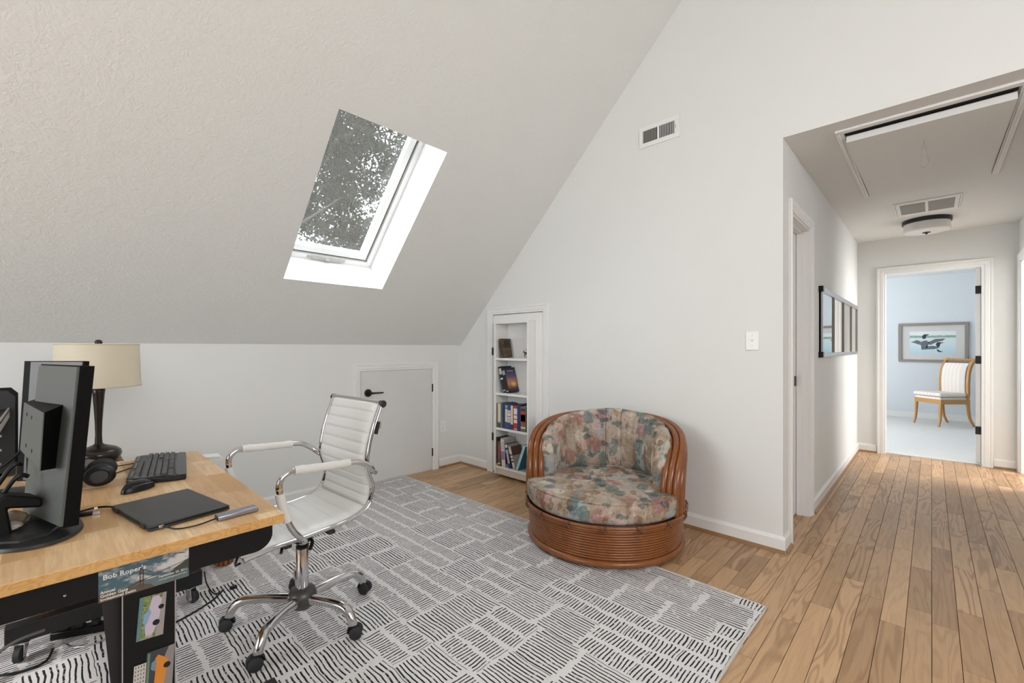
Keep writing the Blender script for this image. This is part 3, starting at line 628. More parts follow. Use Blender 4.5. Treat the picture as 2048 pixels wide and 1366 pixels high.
# ------------------------------------------------------------------ bedroom: chair and picture
pf = empty('framed_picture', 'wide framed picture of two water birds on the blue bedroom wall', 'picture', (.0075, BY, 1.295), pi)   # local x -> -x
m = MB(); w2, h2 = .4265, .332
for q in ((-w2, w2, h2 - .044, h2), (-w2, w2, -h2, -h2 + .044), (-w2, -w2 + .044, -h2 + .044, h2 - .044), (w2 - .044, w2, -h2 + .044, h2 - .044)): m.box(q[0], q[1], 0, .03, q[2], q[3])
m.build('frame', flat('taupe_frame', (.30, .255, .225, 1), .5), pf, bevel=.004)
MB().box(-w2 + .044, w2 - .044, .004, .010, -h2 + .044, h2 - .044).build('mat_board', flat('mat_board', (.66, .635, .62, 1), .8), pf)
kk = Mat('water_scene', rough=.7); X = kk.sep(kk.co()); kk.color(kk.ramp(kk.math('ADD', kk.rng(X[2], -.19, .19), kk.math('MULTIPLY', kk.math('SUBTRACT', kk.noise(kk.map(kk.co(), (6, 6, 30)), 3, 3), .5), .10)), [(.05, (.50, .68, .74)), (.45, (.66, .76, .78)), (.70, (.70, .78, .76)), (.74, (.25, .36, .30)), (.80, (.30, .42, .36)), (.84, (.78, .82, .78)), (1, (.74, .80, .78))]))
MB().box(-.282, .282, .009, .0112, -.190, .192).build('print', kk.m, pf)
def bird(poly, c_, z=.0115): MB().prism([(-(x_ - .2315 * 2) * .5 * 1, y_) for x_, y_ in poly], .0112, .0122, None, 'y').build('bird_shape', c_, pf)
def P_(pts): return [(-((a - 468) * .001117), (302 - b) * .00152) for a, b in pts]
gb, gg_ = flat('bird_black', (.03, .045, .06, 1), .8), flat('bird_grey', (.15, .165, .19, 1), .8)
for pts, mt in (([(228, 298), (300, 272), (345, 290), (350, 330), (305, 318), (265, 303)], gg_), ([(350, 290), (400, 275), (440, 300), (420, 345), (400, 378), (350, 380), (345, 335)], gg_), ([(420, 300), (500, 262), (612, 258), (585, 280), (510, 300), (445, 330)], gg_), ([(355, 235), (375, 210), (405, 208), (440, 212), (405, 225), (395, 258), (365, 260)], gb), ([(400, 345), (470, 338), (530, 345), (545, 362), (480, 375), (400, 376)], gg_), ([(508, 318), (525, 298), (560, 298), (600, 304), (560, 312), (545, 352), (518, 345)], gb), ([(515, 372), (560, 396), (590, 402), (550, 408), (525, 398)], gb)):
    MB().prism(P_(pts), .0112, .0120, None, 'y').build('bird_shape', mt, pf)
ch = empty('side_chair', 'wooden side chair with pink striped upholstery in the bedroom', 'chair', (.118, 9.606, .004), R(-45))
def leg_path(pts): return smooth_path(pts, 5)
for sx_ in (-1, 1):
    MB().tube(leg_path([(.195 * sx_, -.215, .41), (.195 * sx_, -.22, .28), (.197 * sx_, -.228, .12), (.20 * sx_, -.255, 0)]), [.027 - .0009 * i for i in range(16)], 4, flat=(1, 1), up=(1, 1, 0)).build('front_leg', G['honey'], ch, bevel=.003)
    MB().tube(leg_path([(.195 * sx_, .205, .41), (.195 * sx_, .21, .28), (.197 * sx_, .235, .12), (.20 * sx_, .30, 0)]), [.027 - .0008 * i for i in range(16)], 4, up=(1, 1, 0)).build('rear_leg', G['honey'], ch, bevel=.003)
    MB().tube(leg_path([(.20 * sx_, .185, .39), (.205 * sx_, .195, .50), (.205 * sx_, .195, .68), (.205 * sx_, .215, .86), (.205 * sx_, .265, .97), (.205 * sx_, .32, 1.03)]), .026, 4, up=(1, 1, 0)).build('back_stile', G['honey'], ch, bevel=.004)
m = MB(); m.box(-.21, .21, -.235, -.195, .345, .415); m.box(-.21, .21, .185, .22, .345, .415); m.box(-.215, -.18, -.2, .2, .345, .415); m.box(.18, .215, -.2, .2, .345, .415); m.build('seat_rail', G['honey'], ch, bevel=.004)
MB().box(-.205, .205, -.232, .19, .40, .45).build('seat_pad', G['stripe'], ch, bevel=.015, seg=3)
MB().box(-.225, .225, -.255, .165, .455, .515).build('seat_cushion', G['stripe'], ch, bevel=.027, seg=4)
m = MB(); bp = leg_path([(0, .18, .47), (0, .172, .58), (0, .172, .70), (0, .19, .86), (0, .235, .965)])
m.grid(lambda u, v: V(((v - .5) * .36, bp[round(u * 20)].y - .028 * (1 - (2 * abs(v - .5)) ** 6), bp[round(u * 20)].z)), 20, 12); m.grid(lambda u, v: V(((v - .5) * .36, bp[round(u * 20)].y + .02, bp[round(u * 20)].z)), 20, 2); m.build('back_pad', G['stripe'], ch, smooth=60)
MB().tube([(-.2, .305, 1.015), (.2, .305, 1.015)], .032, 8, flat=(.6, 1)).build('crest_rail', G['honey'], ch, smooth=40)
MB().box(-.2, .2, .185, .205, .43, .475).build('lower_back_rail', G['honey'], ch, bevel=.003)

# ------------------------------------------------------------------ books on the bookcase
def book(w, d, h, cover, label, loc, rot=(0, 0, 0), group=None, bands=(), page='page', back=None):
    """local: spine faces -y at y=0, width along x (0..w), height z"""
    o = empty('book', label, 'book', loc, 0, group); o.rotation_euler = rot
    c_ = flat('book_' + '_'.join('%02d' % int(q * 100) for q in cover), (*cover, 1), .5); t = .003
    m = MB(); m.box(0, t, 0, d, 0, h); m.box(w - t, w, 0, d, 0, h); m.box(t, w - t, 0, t, 0, h); m.build('cover', c_, o)
    MB().box(t, w - t, t, d - .004, .004, h - .004).build('pages', G[page], o)
    for (z0, z1, cc) in bands: MB().box(w * .06, w * .94, -.0006, .0002, h * z0, h * z1).build('spine_band', flat('band_' + '_'.join('%02d' % int(q * 100) for q in cc), (*cc, 1)), o)
    if back:
        for q in back: MB().box(w - .0002, w + .0006, d * q[0], d * q[1], h * q[2], h * q[3]).build('cover_art', flat('art_' + '_'.join('%02d' % int(z * 100) for z in q[4]), (*q[4], 1)), o)
    return o
cream, navy, white_, red_, tan, olive, gold = (.66, .60, .45), (.018, .035, .12), (.72, .70, .66), (.42, .045, .03), (.46, .37, .22), (.16, .14, .08), (.5, .33, .1)
x = SB0 + .022; zz = .4615; yy = SF + .008
row = [(.013, .22, .226, (.10, .10, .07), 0, 'thin dark olive book at the left end of the third shelf', [], None),
       (.034, .15, .230, (.34, .30, .13), .0, 'yellowish book with a cream spine label on the third shelf', [(.25, .98, cream), (.02, .2, (.06, .05, .05))], [(.1, .9, .55, .62, (.03, .03, .03)), (.05, .95, .03, .5, tan)]),
       (.016, .15, .228, (.04, .13, .22), .012, 'thin teal blue book on the third shelf', [], None),
       (.030, .15, .232, navy, .006, 'plain navy book left of the two tone one on the third shelf', [], None),
       (.028, .15, .228, (.05, .08, .16), .002, 'blue book with a long cream spine panel on the third shelf', [(.28, .80, cream), (.84, .95, (.25, .35, .45))], None),
       (.034, .15, .222, (.03, .055, .20), .0, 'navy book with white title lettering on the third shelf', [(.28, .31, white_), (.33, .38, white_), (.40, .52, (.55, .57, .62)), (.55, .66, white_), (.68, .78, (.55, .57, .62))], [(.05, .95, .02, .98, (.10, .12, .2))]),
       (.026, .15, .226, (.05, .05, .05), .0, 'cream and black spined book beside the red one', [(.22, .97, cream)], [(.05, .95, .42, .97, tan), (.1, .9, .1, .3, (.35, .28, .2))]),
       (.042, .15, .218, red_, .004, 'red book with white title lettering on the third shelf', [(.30, .44, (.75, .65, .6)), (.48, .62, (.75, .65, .6)), (.66, .90, white_), (.04, .07, white_)], [(.03, .97, .04, .98, (.45, .17, .05))]),
       (.034, .15, .238, navy, .0, 'tall plain navy book right of the red one on the third shelf', [], None),
       (.052, .15, .222, olive, .0, 'thick olive book with a red title band at the right end', [(.30, .78, (.48, .03, .04)), (.12, .20, cream), (.40, .68, (.60, .25, .25)), (.82, .92, (.03, .03, .03))], None),
       (.014, .15, .222, (.05, .05, .04), .0, 'thin dark book against the right side of the third shelf', [], None)]
tot = sum(r_[0] for r_ in row); sc_ = (SB1 - .018 - x - .004) / tot
for w, d_, h, c_, dy, lab, bands, art in row:
    book(w * sc_ - .0006, .140, h, c_, lab, (x, yy + dy, zz), (0, 0, 0), 'upright books on the third shelf', bands, back=art); x += w * sc_
# second shelf: two thick paperbacks leaning to the left
def leaning(ang): return (0, -ang, 0)
a = R(16); z2 = .7875
b1x = SB0 + .138
kk = Mat('sunset_cover', rough=.35); X = kk.sep(kk.co())
sun_ = kk.math('SQRT', kk.math('ADD', kk.math('POWER', kk.math('MULTIPLY', kk.math('SUBTRACT', X[1], .085), 1.0), 2.0), kk.math('POWER', kk.math('MULTIPLY', kk.math('SUBTRACT', X[2], .075), 1.3), 2.0)))
cc = kk.ramp(kk.rng(X[2], .02, .22), [(0, (.03, .02, .02)), (.12, (.16, .09, .07)), (.28, (.55, .20, .07)), (.45, (.40, .19, .17)), (.62, (.13, .09, .17)), (.85, (.05, .045, .10)), (1, (.02, .02, .04))])
kk.color(kk.mix(kk.rng(sun_, .012, .04, .9, 0), cc, (.95, .52, .12, 1)))
o = book(.036, .140, .245, (.012, .012, .014), 'black paperback leaning behind the sunset book on the second shelf', (b1x - .0385 / cos(a), SF + .02, z2 + .0365 * sin(a) * 0), leaning(a), 'leaning paperbacks on the second shelf', [(.70, .93, (.55, .52, .48)), (.5, .56, white_), (.05, .1, (.4, .4, .4))])
o = book(.036, .138, .232, (.012, .012, .016), 'paperback with a sunset cover leaning on the second shelf', (b1x, SF + .02, z2), leaning(a), 'leaning paperbacks on the second shelf', [(.72, .90, (.35, .35, .38)), (.04, .08, (.4, .4, .4))])
MB().box(.036, .0367, .004, .134, .012, .225).build('sunset_art', kk.m, o); 
MB().box(.0368, .0372, .03, .11, .195, .203).build('title_line', flat('title_grey', (.35, .33, .36, 1)), o)
# first shelf: old brown book and a round plaque
kk = Mat('embossed_cover', rough=.55); X = kk.sep(kk.co()); rr = kk.math('SINE', kk.math('MULTIPLY', kk.voro(kk.map(kk.co(), (1, 14, 10)), 1.6), 34)); kk.color(kk.mix(kk.rng(rr, .55, .9), (.055, .035, .022, 1), (.20, .13, .065, 1)))
a1 = R(9); o = book(.036, .120, .176, (.06, .04, .025), 'old brown embossed book leaning on the top shelf', (SB0 + .066, SF + .02, 1.1105), leaning(a1), None, [(.05, .08, (.2, .13, .07)), (.9, .93, (.2, .13, .07))])
MB().box(.036, .0366, .004, .117, .004, .172).build('embossed_art', kk.m, o); MB().box(.0365, .037, .004, .117, .074, .077).build('gold_line', flat('gold', (.35, .25, .12, 1), .4), o)
m = MB(); m.box(.0366, .0372, .022, .10, .095, .160); m.build('dark_panel', flat('embossed_dark', (.03, .022, .018, 1)), o)
pq = empty('plaque', 'small round cream plaque with a black dog on the top shelf', 'plaque', (SB1 - .082, SF + .06, 1.1105), .35)
MB().lathe([(.0, -.006), (.040, -.006), (.044, -.002), (.044, .003), (.040, .006), (0, .006)], 32, TR(0, 0, .043) @ RX(pi / 2)).build('disc', flat('plaque_cream', (.60, .54, .47, 1)), pq, smooth=40)
dog = [(-.024, .012), (-.020, .022), (-.016, .017), (-.010, .010), (.010, .010), (.018, .005), (.024, -.010), (.020, -.012), (.018, -.004), (.016, -.020), (.020, -.024), (.012, -.024), (.011, -.008), (-.004, -.006), (-.008, -.024), (-.013, -.024), (-.012, -.004), (-.015, .004), (-.022, .006)]
MB().prism([(a_ * 1.15 + .003, b_ * 1.15 + .043) for a_, b_ in dog], -.0078, -.0058, None, 'y').build('dog_silhouette', flat('dog_black', (.012, .012, .012, 1)), pq)
# bottom shelf
zb = .1075; xb = SB0 + .020
book(.026, .14, .262, (.016, .014, .013), 'tall black book at the left end of the bottom shelf', (xb, SF + .006, zb), (0, 0, 0), 'books on the bottom shelf', [(.0, .07, gold)])
book(.034, .14, .228, (.12, .09, .045), 'olive book with a red band on the bottom shelf', (xb + .028, SF + .0, zb), (0, 0, 0), 'books on the bottom shelf', [(.30, .88, (.32, .075, .05)), (.08, .14, cream)])
book(.046, .145, .262, (.66, .63, .62), 'thick white book with a red top edge on the bottom shelf', (xb + .079, SF + .0, zb), leaning(R(4)), 'books on the bottom shelf', [(.25, .55, (.25, .2, .4)), (.97, 1.0, (.4, .05, .05)), (.6, .9, (.55, .5, .52))], back=[(.05, .95, .10, .50, (.24, .03, .035)), (.05, .95, .55, .95, (.6, .57, .55))])
book(.030, .14, .222, (.028, .045, .17), 'navy book leaning against the white book on the bottom shelf', (xb + .166, SF + .0, zb), leaning(R(13)), 'books on the bottom shelf', [(.2, .75, (.45, .47, .55)), (.84, .96, white_)], back=[(.03, .97, .25, .55, (.05, .04, .06)), (.03, .97, .6, .97, (.5, .42, .36))])
book(.028, .14, .205, (.52, .46, .34), 'cream book leaning in the middle of the bottom shelf', (xb + .222, SF + .003, zb), leaning(R(18)), 'books on the bottom shelf', [(.1, .85, (.70, .66, .54)), (.3, .36, (.1, .1, .1)), (.45, .5, (.1, .1, .1)), (.6, .66, (.1, .1, .1))], back=[(.02, .98, .58, .98, (.14, .065, .05)), (.02, .98, .1, .4, (.5, .5, .46))])
o = book(.030, .14, .245, (.02, .20, .30), 'big teal book leaning right on the bottom shelf', (xb + .254, SF + .001, zb + .0125), (0, R(22), 0), 'books on the bottom shelf', [(.0, 1.0, (.45, .58, .66))], page='paper')

# ------------------------------------------------------------------ round rattan swivel chair
pc = empty('rattan_tub_chair', 'round rattan tub chair with floral cushions by the gable wall', 'chair', (-1.52, 2.44, .0), R(20))   # local: back centre at +y
m = MB(); prof = [(.0, .022), (.40, .022), (.43, .012)]
N_ = 11; z = .022
MB().lathe([(0, .02), (.45, .02), (.456, .05), (.460, .225), (.45, .245), (0, .245)], 72).build('drum_core', flat('rattan_core', (.03, .010, .004, 1)), pc, smooth=30)
MB().lathe([(0, .0), (.10, .0), (.10, .02), (0, .02)], 24, TR(0, 0, .0)).build('swivel_foot', G['black_metal'], pc)
rp = MB()
def ringpole(rad, zc, pr_, n=72): return MB().tube([(rad * cos(2 * pi * i / n), rad * sin(2 * pi * i / n), zc) for i in range(n)], pr_, 8, closed=True)
ringpole(.466, .040, .020).build('base_pole', G['rattan'], pc, smooth=60)
for i in range(11): ringpole(.464 + .0014 * i, .067 + i * .0146, .0071).build('base_pole', G['rattan'], pc, smooth=60)
for rad, zc, pr_ in ((.489, .2285, .0085), (.495, .2450, .0100)): ringpole(rad, zc, pr_).build('rim_pole', G['rattan'], pc, smooth=60)
for i in range(16):
    a_ = 2 * pi * (i + .5) / 16; e_ = M.Rotation(a_, 4, 'Z')
    b_ = MB(); [b_.tube([e_ @ V((.499, -.020 * s_, .217)), e_ @ V((.508, 0, .238)), e_ @ V((.502, .020 * s_, .256))], .0042, 6) for s_ in (1, -1)]
    b_.build('binding', G['rattan_dark'], pc, smooth=60)
PH = R(111)
def arch(rad, hz, dphi, n=70):
    out = []
    for i in range(n + 1):
        t = -1 + 2 * i / n; ss = (1 if t > 0 else -1)
        tt = ss * (1 - (1 - abs(t)) ** 1.25) if False else t
        ang = tt * pi / 2
        ph = PH * (abs(sin(ang)) ** .72) * (1 if ang > 0 else -1); zz_ = .25 + hz * (max(0, cos(ang)) ** .62)
        ph += 0
        out.append(V((rad * sin(ph), rad * cos(ph), zz_)))
    return out
for rad, hz in ((.402, .448), (.438, .466), (.474, .472)):
    MB().tube(arch(rad, hz, 0), .0198, 10).build('arch_pole', G['rattan'], pc, smooth=60)
def arch_z(ph):
    t = (abs(ph) / PH) ** (1 / .72); t = min(1, t); return .25 + .470 * (max(0, 1 - t * t) ** .31)
for rad, off in ((.452, R(5)), (.482, R(5)), (.482, R(9.5))):
    P2 = []
    for p_ in arch(rad, .466, 0):
        ph = atan2(p_.x, p_.y); P2.append(V((rad * sin(ph * (1 - off / PH)), rad * cos(ph * (1 - off / PH)), max(.25, p_.z - .012))))
    MB().tube(P2, .0180, 10).build('arch_pole', G['rattan'], pc, smooth=60)
m = MB()
for i in range(49):
    ph = PH * .95 * (-1 + 2 * i / 48); zt = arch_z(ph) - .01
    if zt > .3:
        MB().tube([(.447 * sin(ph), .447 * cos(ph), .25), (.447 * sin(ph), .447 * cos(ph), zt)], .0125, 6).build('back_cane', G['rattan'], pc, smooth=60)
# seat cushion: round with two front corners
def seat_r(a):   # a measured from +y (back)
    d_ = abs(atan2(sin(a), cos(a))); r_ = .398
    if d_ > R(96): r_ = .398 + (.486 - .398) * min(1, (d_ - R(96)) / R(13))
    return r_
def cushion(fn_r, z0, z1, n=96, puff=.018, rnd=.028):
    m = MB(); prof = [(0, z0), (.5, z0), (.9, z0), (1, z0)]; vs = []
    lay = [(-rnd * 1.1, z0), (-.004, z0 + rnd * .4), (.004, z0 + (z1 - z0) * .35), (.006, z0 + (z1 - z0) * .75), (.002, z1 - .010), (-.006, z1 - .001), (-.03, z1 + .004)]
    rows = []
    rows.append([V((0, 0, z0))] * n)
    for off, z_ in lay: rows.append([V(((fn_r(2 * pi * j / n) + off) * sin(2 * pi * j / n), (fn_r(2 * pi * j / n) + off) * cos(2 * pi * j / n), z_)) for j in range(n)])
    for f_ in (.85, .65, .45, .22):
        rows.append([V((fn_r(2 * pi * j / n) * f_ * sin(2 * pi * j / n), fn_r(2 * pi * j / n) * f_ * cos(2 * pi * j / n), z1 + puff * (1 - f_ ** 2) + .005 * sin(9 * j * 2 * pi / n + f_ * 9))) for j in range(n)])
    rows.append([V((0, 0, z1 + puff))] * n)
    vs = [p for r_ in rows for p in r_]; k_ = len(rows)
    m.add(vs, [(i * n + j, i * n + (j + 1) % n, (i + 1) * n + (j + 1) % n, (i + 1) * n + j) for i in range(k_ - 1) for j in range(n)]); return m
so = cushion(seat_r, .243, .366).build('seat_cushion', G['floral'], pc, smooth=70, sub=1)
sw_ = MB().tube([V(((seat_r(2 * pi * j / 96) - .004) * sin(2 * pi * j / 96), (seat_r(2 * pi * j / 96) - .004) * cos(2 * pi * j / 96), .3655)) for j in range(96)], .0032, 6, closed=True).build('piping', G['floral'], so, smooth=60)
# back cushion
def backc(u, v):   # u across -1..1, v around the section 0..1
    ph = (u - .5) * 2 * R(106); a_ = 2 * pi * v
    zt = arch_z(ph * .93) + .050 - .05 * abs(u - .5) * 2; zbm = .355; h_ = (zt - zbm) / 2; zc = (zt + zbm) / 2
    th = .070 * (1 - .35 * (abs(u - .5) * 2) ** 6)
    seam = 1.0
    for s_ in (-.085, .085, -.60, .60): seam -= .34 * math.exp(-(((u - .5) * 2 - s_) / .028) ** 2)
    fold = .006 * sin(ph * 21 + sin(a_) * 2.2) * (sin(a_) if sin(a_) > 0 else 0) + .004 * sin(ph * 37 + 3 * sin(a_))
    ca_, sa_ = cos(a_), sin(a_)
    r_ = .362 - (abs(ca_) ** .7) * (1 if ca_ > 0 else -1) * th * seam * (1 if ca_ > 0 else .55) - fold
    z_ = zc + h_ * (abs(sa_) ** .55) * (1 if sa_ > 0 else -1)
    lean = .02 * (z_ - .36) / .4
    return V(((r_ + lean) * sin(ph), (r_ + lean) * cos(ph), z_))
m = MB(); m.grid(backc, 110, 40, cv=True); m.f += [tuple(range(40)), tuple(range(4400, 4440))]
bc_ = m.build('back_cushion', G['floral'], pc, smooth=80)
for s_ in (-.085, .085):
    MB().tube([backc(.5 + s_ / 2, .25 - .5 * t / 20) + V((0, 0, 0)) for t in range(21)], .0028, 5).build('seam', flat('seam_dark', (.10, .085, .075, 1)), bc_, smooth=60)

# ------------------------------------------------------------------ office chair
oc = empty('office_chair', 'white ribbed leather office chair with chrome arms on casters at the desk', 'chair', (-1.99, .755, .0108), R(3))
ZO = -.0108
prof = smooth_path([(0, .255, .957), (0, .218, .86), (0, .194, .775), (0, .183, .70), (0, .191, .655), (0, .209, .60), (0, .206, .56), (0, .188, .516), (0, .14, .484), (0, .06, .469), (0, -.0, .466), (0, -.09, .461), (0, -.20, .459), (0, -.30, .448)], 10)
prof = [V((0, p.y, p.z + ZO)) for p in prof]
cum = [0.0]
for a, b in zip(prof, prof[1:]): cum.append(cum[-1] + (b - a).length)
def at_s(s_):
    s_ = min(max(s_, 0), cum[-1] - 1e-6)
    for i in range(len(prof) - 1):
        if s_ <= cum[i + 1]:
            t = (s_ - cum[i]) / (cum[i + 1] - cum[i]); p = prof[i].lerp(prof[i + 1], t); tg = (prof[i + 1] - prof[i]).normalized()
            return p, V((0, -tg.z, tg.y)) * -1       # normal towards the sitter
    return prof[-1], V((0, 0, 1))
def pad(s0, s1, pitch, name):
    m = MB(); n = int((s1 - s0) / pitch * 12)
    def sect(u, v, top):
        s_ = s0 + (s1 - s0) * u; p, nn = at_s(s_); ph = ((s_ - s0) / pitch) % 1.0
        rib = .0075 * (1 - abs(2 * ph - 1) ** 5); x_ = (v - .5) * 2
        ed = 1 - abs(x_) ** 10; en = min(1, min(u, 1 - u) * n / 3 + .25)
        th = (.012 + rib) * ed * en if top else -.006 * ed
        return p + nn * th + V((x_ * .205, 0, 0))
    m.grid(lambda u, v: sect(u, v, True), n, 24); m.grid(lambda u, v: sect(u, v, False), n, 6)
    return m.build(name, G['leather'], oc, smooth=75)
sb = next(cum[i] for i in range(len(prof)) if prof[i].z < .500)
pad(.004, sb, sb / 10.0, 'backrest'); pad(sb, cum[-1], .062, 'seat')
for s_ in (-1, 1):
    MB().tube([p + V((.214 * s_, 0, 0)) for p in prof], .011, 10, flat=(1.25, .75), up=(1, 0, 0)).build('side_rail', G['chrome'], oc, smooth=50)
    k_ = MB().lathe([(0, -.010), (.013, -.010), (.016, -.004), (.016, .006), (.010, .010), (0, .008)], 20, TR(.222 * s_, .258, .947 + ZO + .003) @ RY(pi / 2 * s_)); k_.build('rail_cap', G['black_metal'], oc, smooth=40)
    ap = smooth_path([(.226, .203, .660), (.25, .190, .672), (.268, .168, .694), (.272, .130, .718), (.272, .087, .730), (.272, -.05, .738), (.272, -.150, .745), (.272, -.186, .733), (.272, -.202, .706), (.272, -.200, .672), (.272, -.188, .61), (.272, -.170, .557), (.270, -.150, .518), (.258, -.125, .488), (.232, -.105, .462)], 6)
    ap = [V((p.x * s_, p.y, p.z + ZO)) for p in ap]
    ar = MB().tube(ap, .0118, 12).build('armrest', G['chrome'], oc, smooth=50)
    def sleeve(i0, i1): 
        seg = ap[i0:i1]; return MB().tube(seg, [.0165 + .0012 * sin(i * 2.3) for i in range(len(seg))], 12).build('sleeve', G['sleeve'], ar, smooth=60)
    sleeve(25, 37); sleeve(54, 66)
    MB().tube([ap[51], ap[52]], .0124, 12).build('contact_ring', G['copper'], ar, smooth=50)
    for p_ in (ap[0], ap[-1]): MB().tube([p_ + V((-.012 * s_, 0, 0)), p_ + V((.020 * s_, .006, -.004))], .0095, 12).build('bolt_cap', G['chrome'], ar, smooth=40)
    MB().cbox((.219 * s_, .232, .845 + ZO), (.010, .014, .055), RX(-.25)).build('rail_bracket', G['black_metal'], oc, bevel=.002)
MB().box(-.05, .05, .248, .256, .83, .86).build('metal_tag', G['alu'], oc).location = (0.165, -.0, 0)
MB().tube([(-.214, .252, .945), (.214, .252, .945)], .010, 10).build('top_bar', G['chrome'], oc, smooth=50)
m = MB(); m.box(-.085, .085, -.19, .07, .405, .425); m.box(-.05, .05, -.12, .05, .37, .41); m.box(-.20, .20, -.155, -.125, .418, .436); m.box(-.20, .20, .02, .05, .418, .436)
m.build('tilt_mechanism', G['black_metal'], oc, bevel=.006)
MB().lathe([(0, .35), (.040, .35), (.042, .355), (.042, .395), (0, .40)], 24).build('mechanism_cup', G['black_plastic'], oc, smooth=40)
MB().tube([(.05, -.10, .385), (.13, -.14, .383)], .006, 8).build('tension_shaft', G['black_metal'], oc, smooth=50)
MB().lathe([(0, 0), (.019, 0), (.019, .03), (.015, .034), (0, .034)], 20, TR(.02, -.185, .372) @ RX(pi / 2) @ TR(0, 0, -.02)).build('tension_knob', G['steel'], oc, smooth=40)
MB().tube(smooth_path([(.04, -.03, .39), (.09, .00, .375), (.115, -.02, .35)], 5), .0075, 8).build('tilt_lever', G['black_plastic'], oc, smooth=50)
MB().tube(smooth_path([(-.03, -.20, .385), (-.03, -.24, .355), (.02, -.265, .345), (.05, -.26, .36)], 5), .0045, 8).build('height_lever', G['black_plastic'], oc, smooth=50)
MB().lathe([(.0145, .25), (.0145, .36), (0, .36)], 20).build('gas_rod', G['steel'], oc, smooth=40)
cy = MB().lathe([(0, .10), (.0255, .10), (.0255, .315), (.0235, .32), (0, .32)], 24).build('gas_cylinder', G['chrome'], oc, smooth=40)
MB().lathe([(.015, .318), (.026, .318), (.026, .330), (.015, .333)], 24).build('collar', G['black_plastic'], oc, smooth=40)
MB().lathe([(0, .062), (.040, .062), (.046, .075), (.058, .088), (.058, .118), (.050, .138), (.036, .146), (0, .146)], 28).build('hub', flat('hub_bronze', (.055, .05, .045, 1), .35), oc, smooth=50)
for i in range(5):
    a = R(17 + 72 * i); e_ = RZ(a)
    MB().tube([e_ @ V(p) for p in smooth_path([(.045, 0, .103), (.13, 0, .113), (.215, 0, .116), (.255, 0, .104), (.280, 0, .074), (.288, 0, .050)], 5)], [.0215 - .00018 * j for j in range(26)], 12, flat=(1, 1)).build('leg', G['chrome'], oc, smooth=50)
    sw_ = a + R((35, -60, 80, 20, -40)[i]); ce = V((.290 * cos(a), .290 * sin(a), 0)); cm = TR(*ce) @ RZ(sw_)
    c_ = MB(); c_.lathe([(0, .040), (.0135, .040), (.0135, .056), (0, .058)], 14, cm); c_.tube([cm @ V((.020 * sin(t), 0, .026 + .026 * cos(t))) for t in [(-1.5 + 3.0 * j / 10) for j in range(11)]], .019, 8, flat=(.35, 1), up=(0, 0, 1))
    ca_ = c_.build('caster', G['black_plastic'], oc, smooth=50)
    for y_ in (-.015, .015): MB().lathe([(0, -.009), (.020, -.009), (.0255, -.006), (.0255, .006), (.020, .009), (.008, .010), (0, .010)], 24, cm @ TR(.010, y_, .0257) @ RX(pi / 2)).build('wheel', G['rubber'], ca_, smooth=40)

# ------------------------------------------------------------------ desk
dk = empty('desk', 'butcher block topped desk on a black steel frame with casters', 'desk', (-2.005, .13, .0))
ang = R(-1.0)
def dl(x_, y_, z_=0): return (x_ + 2.005, y_ - .13, z_)
DX0, DX1, DY0, DY1, DZ = -2.597, -1.417, -.235, .486, .70
m = MB().box(DX0 + 2.005, DX1 + 2.005, DY0 - .13, DY1 - .13, DZ - .027, DZ)
o = m.build('desktop', G['butcher'], dk, bevel=.0018); o.data.materials.append(G['butcher_edge'])
for p in o.data.polygons: p.material_index = 0 if p.normal.z > .5 else 1
# apron: side sheet with a rounded lower corner
rc = [(DY1 - .13 - .018, .664)] + [(DY1 - .13 - .018 - .05 + .05 * cos(t), .632 + -.045 * sin(t)) for t in [i * pi / 16 for i in range(9)]]
rc = rc + [(DY0 - .13 + .03, .598), (DY0 - .13 + .03, .672), (DY1 - .13 - .018, .672)]
for x_ in (-1.468, -2.53): MB().prism(rc, x_ + 2.005 - .004, x_ + 2.005, axis='x').build('apron', G['matte_black'], dk)
MB().box(-2.53 + 2.005, -1.472 + 2.005, .425 - .13, .431 - .13, .60, .672).build('apron', G['matte_black'], dk)
MB().box(-2.53 + 2.005, -1.472 + 2.005, DY0 + .03 - .13, DY0 + .036 - .13, .60, .672).build('apron', G['matte_black'], dk)
MB().lathe([(0, 0), (.003, 0), (.002, .001), (0, .0012)], 8, TR(-1.468 + 2.005, .02 - .13, .62) @ RY(pi / 2)).build('screw', G['steel'], dk)
